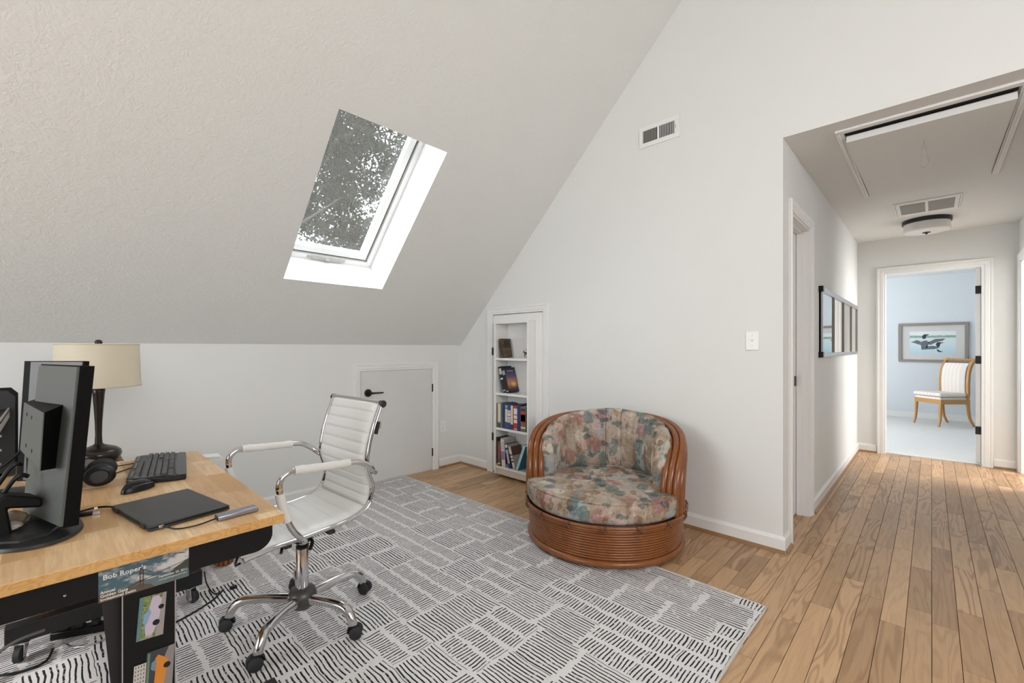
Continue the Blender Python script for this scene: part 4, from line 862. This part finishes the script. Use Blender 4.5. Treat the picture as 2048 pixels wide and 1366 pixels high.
for xs, face in ((-1.475, 1), (-2.50, 0)):
    xb_ = xs + 2.005
    MB().box(xb_ - .055, xb_, .121 - .13, .229 - .13, .10, .672).build('column', G['matte_black'], dk, bevel=.001)
    # gusset on the column side, wider below
    MB().prism([(.121 - .13, .565), (.086 - .13, .56), (.094 - .13, .45), (.118 - .13, .14), (.121 - .13, .14)], xb_ - .052, xb_ - .046, axis='x').build('gusset', flat('gusset_black', (.011, .011, .012, 1), .5), dk)
    ft = MB().box(xb_ - .045, xb_ + .005, -.125 - .13, .490 - .13, .082, .150).build('foot_beam', flat('foot_black', (.007, .007, .008, 1), .4), dk, bevel=.003)
    for yy_, rz in ((.445, .5), (-.08, -.35)):
        cm = TR(xb_ - .02, yy_ - .13, 0) @ RZ(rz)
        c_ = MB(); c_.cbox((0, 0, .0795), (.05, .05, .004), cm)
        for s_ in (-1, 1): c_.prism([(-.016, .076), (.022, .076), (.030, .030), (.022, .018), (.012, .018)], s_ * .014 - .001, s_ * .014 + .001, cm, 'y')
        c_.lathe([(0, -.017), (.005, -.017), (.005, .017), (0, .017)], 10, cm @ TR(.019, 0, .030) @ RX(pi / 2))
        ca_ = c_.build('caster', G['steel'], dk, bevel=.001)
        MB().lathe([(0, -.011), (.026, -.011), (.0295, -.008), (.0295, .008), (.026, .011), (0, .011)], 28, cm @ TR(.019, 0, .0395) @ RX(pi / 2)).build('wheel', G['rubber'], ca_, smooth=40)
MB().box(-2.50 + 2.005, -1.53 + 2.005, .165 - .13, .185 - .13, .36, .42).build('stretcher', G['matte_black'], dk, bevel=.001)
# polished edge strips of the column cover
for y_ in (.1215, .2285): MB().box(-1.4755 + 2.005, -1.4735 + 2.005, y_ - .0012 - .13, y_ + .0012 - .13, .10, .575).build('edge_strip', G['alu'], dk)

# ------------------------------------------------------------------ printed cards stuck on the desk
def text(parent, body, size, loc, mat, rotm, bold=0.0, name='lettering'):
    c = bpy.data.curves.new(name, 'FONT'); c.body = body; c.size = size; c.extrude = .00015; c.offset = bold; c.resolution_u = 2
    t = bpy.data.objects.new(name + '_src', c); COL.objects.link(t)
    me = bpy.data.meshes.new_from_object(t.evaluated_get(bpy.context.evaluated_depsgraph_get())); bpy.data.objects.remove(t)
    me.transform(TR(*loc) @ rotm); me.materials.append(mat); o = bpy.data.objects.new(name, me); COL.objects.link(o); o.parent = parent; return o
FX = M(((0, 0, 1, 0), (1, 0, 0, 0), (0, 1, 0, 0), (0, 0, 0, 1)))     # text plane facing +x: text x -> +y, text y -> +z
ps = empty('bumper_sticker', 'printed swim event sticker with a red bridge on the desk apron', 'sticker', (-1.4677, .1665, .614))
kk = Mat('sticker_sky', rough=.4); X = kk.sep(kk.co()); nz = kk.noise(kk.map(kk.co(), (1, 14, 30)), 1.6, 5, .6)
skyc = kk.mix(kk.rng(kk.math('ADD', nz, kk.math('MULTIPLY', X[1], 1.2)), .45, .62), (.06, .12, .155, 1), (.55, .55, .53, 1)); seac = kk.mix(nz, (.05, .10, .11, 1), (.16, .20, .19, 1))
kk.color(kk.mix(kk.math('GREATER_THAN', X[2], kk.math('ADD', -.012, kk.math('MULTIPLY', X[1], .03))), seac, skyc))
MB().box(0, .0008, -.0895, .0905, -.036, .042).build('print', kk.m, ps)
brown = flat('sticker_hill', (.10, .075, .05, 1), .5)
MB().prism([(-.0895, -.036), (.018, -.036), (.010, -.026), (-.012, -.018), (-.04, -.02), (-.0895, -.012)], .0008, .0011, axis='x').build('hill', brown, ps)
MB().prism([(.0905, -.014), (.0905, .014), (.06, -.002), (.05, -.014), (.06, -.02)], .0008, .0011, axis='x').build('hill', flat('sticker_dark_hill', (.045, .05, .04, 1)), ps)
m = MB(); bx = .0011; bx2 = .0014
m.box(bx, bx2, -.0125, -.0105, -.026, .020); m.box(bx, bx2, -.0065, -.0045, -.026, .020)
for z in (.018, .008, -.002, -.011): m.box(bx, bx2, -.0125, -.0045, z, z + .0015)
m.prism([(-.035, -.019), (.0905, .012), (.0905, .013), (-.035, -.017)], bx, bx2, axis='x'); m.prism([(-.030, -.018), (-.009, .018), (-.008, .019), (-.029, -.018)], bx, bx2, axis='x'); m.prism([(-.006, .018), (.02, .0), (.05, .004), (.02, -.001), (-.006, .016)], bx, bx2, axis='x')
m.build('bridge', flat('bridge_red', (.10, .03, .025, 1)), ps)
MB().prism([(.045, .028), (.065, .034), (.085, .030), (.075, .036), (.06, .037)], bx, bx2, axis='x').build('swimmer', flat('swimmer_brown', (.2, .12, .08, 1)), ps)
tw = flat('print_white', (.72, .72, .70, 1))
text(ps, "Bob Roper's", .0165, (.0014, -.082, .0175), tw, FX, .0003)
for i, t in enumerate(("Annual", "Golden Gate", "Invitational Swim")): text(ps, t, .0098, (.0014, -.0865, -.0155 - .0088 * i), tw, FX, .0002)
text(ps, "September 25, 2011", .0075, (.0014, .026, -.0165), tw, FX, .0001); text(ps, "www.goldengateswim.com", .0055, (.0014, .026, -.0245), tw, FX)
text(ps, "16th", .006, (.0014, -.080, -.0085), flat('print_green', (.25, .33, .18, 1)), FX)
def polys(root, lst, t0=.0006):
    for i, (nm, pts, mt) in enumerate(lst): MB().prism(pts, t0 + .0002 * i, t0 + .0002 * i + .0003, axis='x').build(nm, mt, root)
# card with a lavender classic car, hung sideways
c1 = empty('car_card', 'sideways photo card of a lavender classic car on the desk leg', 'card', (-1.4725, .179, .500)); c1.rotation_euler = (R(-4), 0, 0)
kk = Mat('foliage_print', rough=.5); nz = kk.noise(kk.co(), 160, 3); kk.color(kk.ramp(nz, [(.35, (.06, .09, .035)), (.55, (.22, .27, .10)), (.7, (.35, .30, .10))]))
MB().box(0, .0006, -.028, .027, -.055, .055).build('print', kk.m, c1)
polys(c1, [('card_strip', [(-.028, -.055), (-.020, -.055), (-.020, .055), (-.028, .055)], flat('strip_teal', (.10, .20, .20, 1))),
           ('road', [(.010, -.055), (.027, -.055), (.027, .055), (.020, .055), (.012, .02)], flat('road_print', (.30, .27, .25, 1))),
           ('car_body', [(-.010, -.046), (.002, -.050), (.008, -.036), (.016, -.004), (.018, .040), (.010, .052), (-.002, .050), (-.008, .020), (-.014, -.010)], flat('lavender', (.50, .43, .52, 1), .3)),
           ('car_roof', [(-.012, -.022), (-.018, -.010), (-.016, .010), (-.006, .022), (-.002, .012), (-.008, -.012)], flat('blue_roof', (.20, .33, .48, 1))),
           ('car_wheel', [(.010 + .0075 * cos(t), -.018 + .0075 * sin(t)) for t in [i * pi / 7 for i in range(14)]], G['flat_black']), ('car_wheel', [(.018 + .006 * cos(t), .020 + .006 * sin(t)) for t in [i * pi / 7 for i in range(14)]], G['flat_black']),
           ('bumper', [(-.012, -.050), (.004, -.053), (.005, -.049), (-.011, -.046)], G['alu'])])
# card with an orange car and a calendar
c2 = empty('calendar_card', 'sideways calendar card with an orange car below the lavender car card', 'card', (-1.4725, .186, .350)); c2.rotation_euler = (R(-3), 0, 0)
MB().box(0, .0006, -.020, .038, -.06, .058).build('print', flat('card_dark', (.035, .04, .05, 1)), c2)
MB().box(0, .0007, -.044, -.0195, -.06, .034).build('calendar_sheet', flat('calendar_paper', (.52, .48, .43, 1)), c2)
m = MB()
for i in range(4):
    for j in range(9): m.box(.0007, .0009, -.0415 + .0055 * i, -.0395 + .0055 * i, .026 - .0098 * j, .0315 - .0098 * j)
o = m.build('calendar_figures', flat('print_ink', (.1, .1, .11, 1)), c2); o['kind'] = 'stuff'
polys(c2, [('road', [(.022, -.06), (.038, -.06), (.038, .058), (.026, .058), (.016, .03)], flat('road_print2', (.24, .21, .20, 1))),
           ('car_body', [(-.002, -.046), (.012, -.054), (.020, -.034), (.024, .000), (.026, .024), (.016, .034), (.004, .044), (-.002, .036), (.000, .000)], flat('orange_car', (.62, .22, .025, 1), .3)),
           ('car_roof', [(-.002, .004), (-.010, .012), (-.009, .028), (.0, .034), (.002, .02)], flat('blue_glass', (.16, .22, .30, 1))),
           ('car_wheel', [(.024 + .0075 * cos(t), .010 + .0075 * sin(t)) for t in [i * pi / 7 for i in range(14)]], G['flat_black']), ('bumper', [(.002, -.050), (.020, -.040), (.019, -.034), (.003, -.044)], G['alu']),
           ('card_strip', [(-.018, -.058), (-.013, -.058), (-.013, .055), (-.018, .055)], flat('strip_green', (.12, .2, .12, 1)))])

# ------------------------------------------------------------------ things on the desk
def wcable(name, label, pts, r=.0025, mat='black_plastic', k=8, cat='cable', n=8):
    o = empty(name, label, cat, pts[0]); b = V(pts[0]); MB().tube([p - b for p in smooth_path(pts, k)], r, n).build('cord', G[mat], o, smooth=60); return o
lp = empty('laptop', 'closed black laptop on the desk', 'laptop', (-1.697, .2565, DZ), atan2(.0545, .3115 * 0 + .2535))
LM = [(-1.817, .127), (-1.872, .322), (-1.577, .380), (-1.524, .178)]
cx_ = sum(p[0] for p in LM) / 4; cy_ = sum(p[1] for p in LM) / 4; lp.location = (cx_, cy_, DZ); lp.rotation_euler = (0, 0, atan2(.055, .296))
MB().box(-.150, .150, -.1015, .1015, .0025, .0085).build('base', G['laptop'], lp, bevel=.002)
MB().box(-.150, .150, -.1015, .1015, .0095, .0150).build('lid', G['laptop'], lp, bevel=.003)
for x_ in (-.105, .105): MB().box(x_ - .016, x_ + .016, -.103, -.096, .003, .0156).build('hinge', G['black_plastic'], lp, bevel=.001)
for x_ in (-.13, .13):
    for y_ in (-.085, .085): MB().lathe([(0, 0), (.006, 0), (.005, .003), (0, .003)], 10, TR(x_, y_, 0)).build('rubber_foot', G['rubber'], lp)
hb_ = empty('usb_hub', 'slim grey aluminium usb hub on the desk edge', 'hub', (-1.503, .382, DZ), R(95)); 
MB().box(-.054, .054, -.017, .017, .0005, .0155).build('body', G['hub'], hb_, bevel=.004, seg=3)
MB().box(-.0548, -.0535, -.013, .013, .003, .013).build('end_cap', G['black_plastic'], hb_); MB().box(-.03, -.012, .0165, .0175, .005, .011).build('port', G['flat_black'], hb_)
wcable('usb_cable', 'short black cable with silver plug joining laptop and usb hub', [(-1.541, .205, DZ + .009), (-1.525, .215, DZ + .009), (-1.492, .235, DZ + .006), (-1.485, .28, DZ + .005), (-1.495, .325, DZ + .008)], .0022)
MB().cbox((0, .0, 0), (.02, .011, .007), RZ(.2)).build('plug', G['alu'], bpy.data.objects['usb_cable'], bevel=.001)
# keyboard
KC = [(-2.101, .186), (-2.536, .273), (-2.462, .406), (-2.024, .345)]
kb = empty('keyboard', 'black keyboard with grey palm edge on the desk', 'keyboard', (-2.288, .305, DZ + .0045), atan2(-.0735, .4365) + pi)
# local: x along length, +y = back (towards the monitors)
MB().prism([(-.222, -.085), (.222, -.085), (.228, -.06), (.224, .07), (.205, .09), (-.205, .09), (-.224, .07), (-.228, -.06)], .001, .019, RX(.055)).build('case', G['black_plastic'], kb, bevel=.004)
MB().prism([(-.219, -.083), (.219, -.083), (.224, -.060), (.20, -.052), (0, -.046), (-.20, -.052), (-.224, -.06)], .0192, .0215, RX(.055)).build('palm_rest', simple('palm_rest', (.035, .035, .045, 1), .35), kb, bevel=.001)
key_me = MB().prism([(-.0078, -.0078), (.0078, -.0078), (.0078, .0078), (-.0078, .0078)], 0, .001)
km = MB(); b0 = [(-.0084, -.0084), (.0084, -.0084), (.0084, .0084), (-.0084, .0084)]
km.add([(x_, y_, 0) for x_, y_ in b0] + [(x_ * .78, y_ * .78 + .0006, .0075) for x_, y_ in b0], [(3, 2, 1, 0), (4, 5, 6, 7), (0, 1, 5, 4), (1, 2, 6, 5), (2, 3, 7, 6), (3, 0, 4, 7)])
k0 = km.build('key', G['key'], kb); kmesh = k0.data; first = True
rows_ = [(-.037, [1.3, 1.3, 1.3, 5.2, 1.3, 1.3, 1.3]), (-.018, [2.2] + [1] * 10 + [2.0]), (.001, [1.7] + [1] * 11 + [1.6]), (.020, [1.4] + [1] * 12 + [1.1]), (.039, [1] * 13 + [1.6]), (.062, [1] * 12)]
for yy_, ws in rows_:
    u_ = .278 / sum(ws); xx = -.212
    for w_ in ws:
        o = k0 if first else k0.copy()
        if not first: COL.objects.link(o)
        first = False; c_ = RX(.055) @ V((xx + w_ * u_ / 2, yy_, .0195)); o.location = c_; o.rotation_euler = (.055, 0, 0); o.scale = (w_ * u_ / .0185, 1, 1); xx += w_ * u_
for yy_ in (-.037, -.018, .001, .020, .039):
    for xx in (.086, .105, .124, .150, .169, .188, .207):
        if yy_ == -.018 and xx in (.086, .124) or (yy_ == .001 and xx < .13): continue
        o = k0.copy(); COL.objects.link(o); o.location = RX(.055) @ V((xx, yy_, .0195)); o.rotation_euler = (.055, 0, 0); o.scale = (1, 1, 1)
for x_ in (-.14, .0, .14):
    MB().prism([(x_ - .045, .074), (x_ + .045, .074), (x_ + .045, .081), (x_ - .045, .081)], .0192, .0215, RX(.055)).build('media_strip', flat('media_keys', (.16, .16, .17, 1)), kb)
# mouse
ms = empty('mouse', 'black computer mouse between keyboard and laptop', 'mouse', (-2.022, .208, DZ), atan2(.102, -.069) - pi / 2)
def mouse_p(u, v):
    a_ = 2 * pi * v; t = u * pi / 2; y_ = .055 * sin(a_); x_ = .030 * cos(a_) * (1 + .10 * sin(a_))
    rr = max(0, cos(t)) ** .55; hz = .034 * (1 - .38 * (y_ * rr / .055) ** 2 - .10 * (y_ * rr / .055)) 
    return V((x_ * rr * (1 - .10 * sin(t * 2)), y_ * rr, .002 + hz * sin(t) ** .75))
m = MB(); m.grid(mouse_p, 14, 36, cv=True); m.f.append(tuple(range(36))[::-1]); m.build('shell', G['black_plastic'], ms, smooth=70)
MB().tube([(.0, .018 + .012 * cos(t), .027 + .006 * sin(t)) for t in [i * pi / 5 for i in range(10)]], .003, 6, closed=True).build('scroll_wheel', flat('wheel_grey', (.08, .08, .09, 1)), ms)
MB().tube([mouse_p(.35, v) + V((0, 0, .0003)) for v in [(-.12 + .62 * i / 20) for i in range(21)]], .0012, 5).build('side_line', flat('mouse_grey', (.10, .10, .115, 1), .3), ms)
# headphones: cups facing right, band lying to the left
hp = empty('headphones', 'black over-ear headphones standing on the desk beside the monitor', 'headphones', (-2.160, .118, DZ), R(-6))
def cup(x0, sg):
    m_ = TR(x0, 0, .047) @ RY(pi / 2 * sg)
    return m_
for x0, sg in ((.012, 1), (-.095, -1)):
    mm = cup(x0, sg)
    c_ = MB().lathe([(0, -.004), (.030, -.004), (.041, .002), (.044, .010), (.040, .017), (.028, .021), (.026, .0205), (0, .021)], 36, mm, .86, 1.0).build('ear_cup', G['black_plastic'], hp, smooth=35)
    MB().lathe([(.020, -.026), (.034, -.026), (.041, -.018), (.041, -.008), (.034, -.003), (.02, -.004)], 32, mm, .86, 1).build('ear_pad', G['rubber'], c_, smooth=60)
    MB().lathe([(0, .0205), (.024, .0205), (.023, .0235), (0, .024)], 32, mm, .86, 1).build('cap_plate', simple('cap_grey', (.03, .03, .033, 1), .4), c_, smooth=40)
MB().tube(smooth_path([(.012, -.045, .045), (.013, -.065, .036), (-.005, -.092, .0205), (-.045, -.104, .0195), (-.086, -.092, .0205), (-.097, -.065, .036), (-.095, -.045, .045)], 8), .006, 8, flat=(1.5, .7)).build('headband', G['matte_black'], hp, smooth=60)
for x_ in (.012, -.095): MB().tube([(x_, -.05, .047), (x_, .0, .047)], .007, 8).build('yoke', G['black_plastic'], hp, smooth=50)
# little device box in front of the lamp
rt_ = empty('device_box', 'small black box with a grey lid below the table lamp', 'box', (-2.455, .085, DZ), R(28))
MB().box(-.06, .06, -.05, .05, .0, .030).build('body', simple('box_brown', (.05, .03, .03, 1), .5), rt_, bevel=.002); MB().box(-.062, .062, -.052, .052, .030, .040).build('lid', simple('lid_grey', (.10, .095, .09, 1), .5), rt_, bevel=.002)
MB().lathe([(0, 0), (.003, 0), (.003, .001), (0, .001)], 8, TR(.06, 0, .016) @ RY(pi / 2)).build('socket', G['flat_black'], rt_)
wcable('lamp_cord', 'thin black cord looping behind the keyboard', [(-2.40, .13, DZ + .02), (-2.47, .22, DZ + .006), (-2.50, .262, DZ + .004), (-2.42, .24, DZ + .004), (-2.33, .165, DZ + .004), (-2.25, .13, DZ + .004)], .0022)
wcable('monitor_cable', 'black cable with white band lying between monitor and laptop', [(-1.86, .02, DZ + .004), (-1.86, .055, DZ + .006), (-1.865, .09, DZ + .008), (-1.85, .118, DZ + .008), (-1.822, .135, DZ + .008)], .0032)
MB().tube([(.0, .068, .003), (.0, .076, .0035)], .0038, 8).build('white_band', G['white_frame'], bpy.data.objects['monitor_cable'])
ad = empty('cable_adapter', 'small black cable adapter on the desk in front of the monitor', 'adapter', (-1.825, .062, DZ), R(80)); MB().box(-.03, .022, -.0065, .0065, .0, .011).build('body', G['black_plastic'], ad, bevel=.002); MB().box(.022, .038, -.006, .006, .001, .009).build('plug', G['alu'], ad); MB().tube([(-.03, 0, .005), (-.06, .002, .003)], .0022, 6).build('cord', G['black_plastic'], ad)
# slate slab foot plates, stones, monitors
def monitor(name, label, loc, rz, w, h, t, z0, tilt=0, dark='dark_grey', stand=True):
    """local: +y = back side, x across"""
    o = empty(name, label, 'monitor', (loc[0], loc[1], DZ), rz)
    mt = TR(0, 0, z0) @ RX(tilt)
    MB().box(-w / 2, w / 2, -t, 0, 0, h, mt).build('bezel_frame', G['bezel'], o, bevel=.001)
    MB().box(-w / 2 + .006, w / 2 - .006, -t - .001, -t + .001, .008, h - .008, mt).build('screen', flat('screen_glass', (.02, .021, .023, 1), .12), o)
    return o, mt
B_, mt = monitor('monitor', 'near black monitor seen from behind with a boxy mount', (-1.764, -.018), atan2(.080, .267) + pi, .262, .425, .030, .030, R(4.5))
MB().box(-.128, .126, -.001, .006, .004, .421, mt).build('back_shell', G['dark_grey'], B_, bevel=.001)
iv = (TR(-1.764, -.018, DZ) @ RZ(atan2(.080, .267) + pi)).inverted()
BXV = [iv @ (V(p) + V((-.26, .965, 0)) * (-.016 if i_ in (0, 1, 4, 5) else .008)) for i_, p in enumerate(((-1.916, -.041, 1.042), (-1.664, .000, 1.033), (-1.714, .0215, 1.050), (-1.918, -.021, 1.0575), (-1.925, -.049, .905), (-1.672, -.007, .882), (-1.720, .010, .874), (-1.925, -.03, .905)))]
ob = MB().add(BXV, [(0, 1, 2, 3), (4, 5, 6, 7), (0, 1, 5, 4), (1, 2, 6, 5), (2, 3, 7, 6), (3, 0, 4, 7)]).build('mount_box_shaded', G['bezel'], B_, bevel=.0008)  # sides coloured black for the shade they lie in
MB().add([BXV[q] + V((0, .0012, 0)) for q in (0, 1, 5, 4)] + [BXV[q] + V((0, -.001, 0)) for q in (0, 1, 5, 4)], [(0, 1, 2, 3), (4, 5, 6, 7), (0, 1, 5, 4), (1, 2, 6, 5), (2, 3, 7, 6), (3, 0, 4, 7)]).build('mount_box_lit_face', G['dark_grey'], ob)  # front face of the box in lit grey, laid over the blackened body
for fu, fv in ((.22, .20), (.48, .20), (.30, .80), (.60, .80)):
    p_ = BXV[0].lerp(BXV[1], fu).lerp(BXV[4].lerp(BXV[5], fu), fv); nn_ = (BXV[1] - BXV[0]).cross(BXV[4] - BXV[0]).normalized(); nn_ = nn_ if nn_.y > 0 else -nn_
    MB().cbox(p_ + nn_ * .0012, (.005, .0016, .010), RZ(0)).build('screw_hole', G['flat_black'], ob)
m = MB(); m.prism([(.006, .095), (.075, .122), (.125, .088), (.140, .006), (.060, .006), (.070, .085), (.006, .068)], -.02, .06, axis='x'); m.build('stand_neck', G['matte_black'], B_, bevel=.006)
MB().lathe([(0, .0), (.165, .0), (.172, .003), (.168, .010), (.15, .013), (0, .013)], 48, TR(.02, .03, 0), 1.0, .62).build('foot_plate', G['black_metal'], B_, smooth=30)
MB().lathe([(0, .0131), (.128, .0131), (.122, .017), (.09, .019), (0, .019)], 9, TR(.02, .045, 0), 1.0, .60).build('slate_slab', G['slate'], B_)
for p0, p1, p2 in (((.03, .045, .150), (.035, .10, .06), (-.06, .28, -.005 + .02)), ((.075, .04, .175), (.085, .09, .10), (.16, .30, .06))):
    MB().tube(smooth_path([(p0[0], .02, p0[2]), p0, p1, ((p1[0] + p2[0]) / 2, (p1[1] + p2[1]) / 2, (p1[2] + p2[2]) / 2 - .01), (p2[0], p2[1] - .06, max(.006, p2[2] - .02))], 6), .0055, 8).build('cable', G['black_plastic'], B_, smooth=60)
def stone(name, label, loc, sz, mat, seed, rz=0):
    rs = random.Random(seed); bm = bmesh.new(); bmesh.ops.create_icosphere(bm, subdivisions=2, radius=1)
    for v in bm.verts:
        f_ = 1 + rs.uniform(-.22, .16); v.co = V((v.co.x * sz[0] * f_, v.co.y * sz[1] * f_, max(-.7, v.co.z) * sz[2] * f_))
    zmin = min(v.co.z for v in bm.verts)
    for v in bm.verts: v.co.z -= zmin
    me = bpy.data.meshes.new(name); bm.to_mesh(me); bm.free(); me.materials.append(G[mat]); o = bpy.data.objects.new(name, me); COL.objects.link(o); o.location = loc; o.rotation_euler = (0, 0, rz); return tag(o, label, 'stone', 'stones on the monitor foot')
stone('stone', 'pale flat stone on the slate foot plate of the near monitor', (-1.762, -.075, DZ + .0192), (.028, .017, .013), 'stone_a', 3, .6)
stone('stone', 'larger brown glittering rock behind the pale stone on the monitor foot', (-1.815, -.068, DZ + .0192), (.030, .018, .020), 'stone_b', 5, .7)
A_, mt = monitor('monitor', 'far black framed monitor left of the table lamp', (-2.262, -.015), atan2(.165, .170) + pi, .212, .425, .022, .030, R(3.5))
MB().box(-.104, .080, -.001, .003, .004, .422, mt).build('back_shell', G['mid_grey'], A_, bevel=.0008)
MB().box(-.03, .03, .004, .03, .06, .16, mt).build('stand_neck', G['matte_black'], A_, bevel=.004); MB().box(-.03, .03, .02, .04, .005, .16).build('stand_post', G['matte_black'], A_, bevel=.004)
MB().lathe([(0, 0), (.115, 0), (.12, .003), (.115, .009), (0, .012)], 40, TR(.03, .055, 0), 1, .72).build('foot_plate', simple('foot_brown', (.04, .035, .03, 1), .4), A_, smooth=30)
MB().tube(smooth_path([(.06, .03, .14), (.085, .06, .10), (.12, .12, .05), (.16, .2, .0 + .008)], 6), .005, 8).build('cable', G['black_plastic'], A_, smooth=60)

# ------------------------------------------------------------------ behind the desk: console, lamp, organizer, bench
cn = empty('console_table', 'low console table behind the desk carrying the table lamp', 'table', (-2.98, -.45, 0))
m = MB().box(-.36, .345, -.75, .69, .63, .655); m.build('top', simple('console_wood', (.16, .09, .05, 1), .4, 0, .25, 20), cn, bevel=.003)
for x_ in (-.33, .265):
    for y_ in (-.70, .625): MB().box(x_, x_ + .035, y_, y_ + .035, .0105 if y_ > -.3 else 0, .63).build('leg', G['lampbase'], cn, bevel=.003)
fb = empty('foam_board', 'white board whose corner sticks out behind the desk', 'board', (-2.60, .575, .6552), R(0))
for i, dz in enumerate((0, .009)): MB().prism([(0, 0), (-.19, -.51), (-.115, -.50), (.085, .005)] if i == 0 else [(0.0, 0.0), (-.19, -.51), (-.115, -.50), (.075, -.005)], dz, dz + .007).build('sheet', G['paper'], fb)
lm = empty('table_lamp', 'table lamp with cream drum shade and dark bronze base', 'lamp', (-2.9, .153, .655))
MB().lathe([(0, 0), (.060, 0), (.066, .004), (.080, .018), (.086, .034), (.082, .050), (.066, .064), (.040, .074), (.024, .080), (.0145, .088), (.0125, .13), (.014, .19), (.018, .26), (.0225, .325), (.025, .345), (.023, .350), (0, .350)], 48).build('base', G['lampbase'], lm, smooth=35)
MB().lathe([(0, .35), (.008, .35), (.008, .40), (.014, .40), (.014, .44), (0, .45)], 16).build('socket', G['steel'], lm, smooth=40)
m = MB()
for r0, z0, r1, z1 in ((.158, .360, .151, .566),): m.lathe([(r0, z0), (r1, z1), (r1 - .0018, z1), (r0 - .0018, z0), (r0, z0)], 64)
sh_ = m.build('shade', G['shade'], lm, smooth=40)
for r0, z0 in ((.1585, .362), (.1515, .563)): MB().tube([(r0 * cos(2 * pi * i / 64), r0 * sin(2 * pi * i / 64), z0) for i in range(64)], .0022, 6, closed=True).build('shade_trim', flat('shade_trim', (.62, .52, .36, 1)), sh_, smooth=60)
m = MB(); [m.tube([(0, 0, .556), (.15 * cos(a_), .15 * sin(a_), .560)], .0012, 5) for a_ in (0, 2.09, 4.19)]; m.tube([(0, 0, .45), (0, 0, .57)], .002, 6); m.build('spider', G['steel'], lm)
MB().lathe([(0, .562), (.010, .562), (.014, .568), (.015, .576), (.010, .584), (0, .587)], 20).build('finial', G['lampbase'], lm, smooth=50)
og = empty('desktop_organizer', 'black metal desktop organizer with a grey tray at the left picture edge', 'organizer', (-2.87, -.20, .655), R(0))
MB().prism([(-.30, 0), (.088, 0), (.088, .335), (.066, .362), (-.30, .362)], -.004, .0, axis='x').build('side_panel', simple('organizer_black', (.018, .019, .02, 1), .5), og, bevel=.001)
MB().prism([(-.30, 0), (.088, 0), (.088, .335), (.066, .362), (-.30, .362)], -.24, -.236, axis='x').build('side_panel', G['matte_black'], og, bevel=.001)
MB().box(-.24, 0, -.30, .06, 0, .01).build('bottom', G['matte_black'], og)
MB().box(.001, .50, -.38, .073, .278, .284).build('tray', G['matte_black'], og)
MB().box(.001, .50, .067, .073, .250, .290).build('tray_lip', simple('tray_grey', (.26, .25, .23, 1), .5), og)
for z in (.05, .11, .17, .225): MB().lathe([(0, 0), (.007, 0), (.005, .003), (0, .003)], 12, TR(0, .045, z) @ RY(pi / 2)).build('screw', G['steel'], og)
rb = empty('rattan_bench', 'low rattan bench with reeded legs behind the desk', 'bench', (-3.0, .34, 0.0))
MB().box(-.22, .22, -.40, .37, .33, .38).build('top', G['rattan'], rb, bevel=.01)
for x_ in (.17, -.17):
    for y_ in (-.335, .315):
        lg = MB(); n_ = 11
        lg.lathe([(0, .0095), (.034, .0095), (.034, .33), (0, .33)], 16, TR(x_, y_, .001)); L_ = lg.build('leg', G['rattan_dark'], rb)
        for i in range(n_):
            a_ = 2 * pi * i / n_; MB().tube([(x_ + .036 * cos(a_), y_ + .036 * sin(a_), .0108), (x_ + .036 * cos(a_), y_ + .036 * sin(a_), .33)], .0095, 6).build('reed', G['rattan'], L_, smooth=60)
# ------------------------------------------------------------------ cables and power strip under the desk
wcable('grey_cable', 'thick grey cable looping beside the far left desk caster', [(-2.44, -.02, .128), (-2.43, -.09, .125), (-2.42, -.14, .10), (-2.40, -.165, .04), (-2.36, -.15, .02), (-2.33, -.20, .02), (-2.30, -.26, .02)], .006, 'mid_grey')
wcable('floor_cable', 'black cable running over the rug past the far right desk caster', [(-2.40, .24, .012), (-2.36, .33, .014), (-2.39, .42, .012), (-2.45, .52, .012), (-2.52, .58, .012)], .004)
MB().tube([(.028, .07, .001), (.018, .115, .001)], .0055, 8).build('white_sleeve', G['white_frame'], bpy.data.objects['floor_cable'])
wcable('hanging_cord', 'thin black cord hanging in front of the desk foot', [(-2.40, .40, .56), (-2.39, .41, .40), (-2.40, .37, .22), (-2.38, .31, .10), (-2.37, .27, .03), (-2.38, .25, .013)], .003)
wcable('plug_cord', 'thin black cord ending in a plug on the rug beyond the caster', [(-2.52, .503, .13), (-2.50, .507, .08), (-2.50, .535, .02), (-2.50, .565, .014)], .003)
MB().cbox((.02, .115, -.113), (.018, .03, .012)).build('plug', G['black_plastic'], bpy.data.objects['plug_cord'], bevel=.002)
pw = empty('power_strip', 'black power strip lying on the rug under the desk', 'power strip', (-2.56, .10, .0098), R(65))
MB().box(-.11, .11, -.022, .022, 0, .03).build('housing', G['black_plastic'], pw, bevel=.004)
for x_ in (-.07, -.02, .03): MB().box(x_ - .012, x_ + .012, -.014, .014, .0295, .052).build('plug', G['rubber'], pw, bevel=.003)
wcable('extension_cable', 'black cord lying across the rug from the power strip', [(-2.50, .0, .0155), (-2.42, -.02, .0155), (-2.41, -.08, .0155), (-2.44, -.135, .0155)], .0045)
wcable('white_cord', 'pale cord curving over the rug under the desk', [(-2.55, .16, .014), (-2.47, .17, .013), (-2.43, .12, .013), (-2.46, .06, .013), (-2.52, .03, .013)], .003, 'alu')
pb = empty('power_adapter', 'black power adapter standing on the rug beside the desk column', 'adapter', (-2.36, .235, .0098), R(20)); MB().box(-.03, .03, -.02, .02, 0, .06).build('body', G['black_plastic'], pb, bevel=.006)
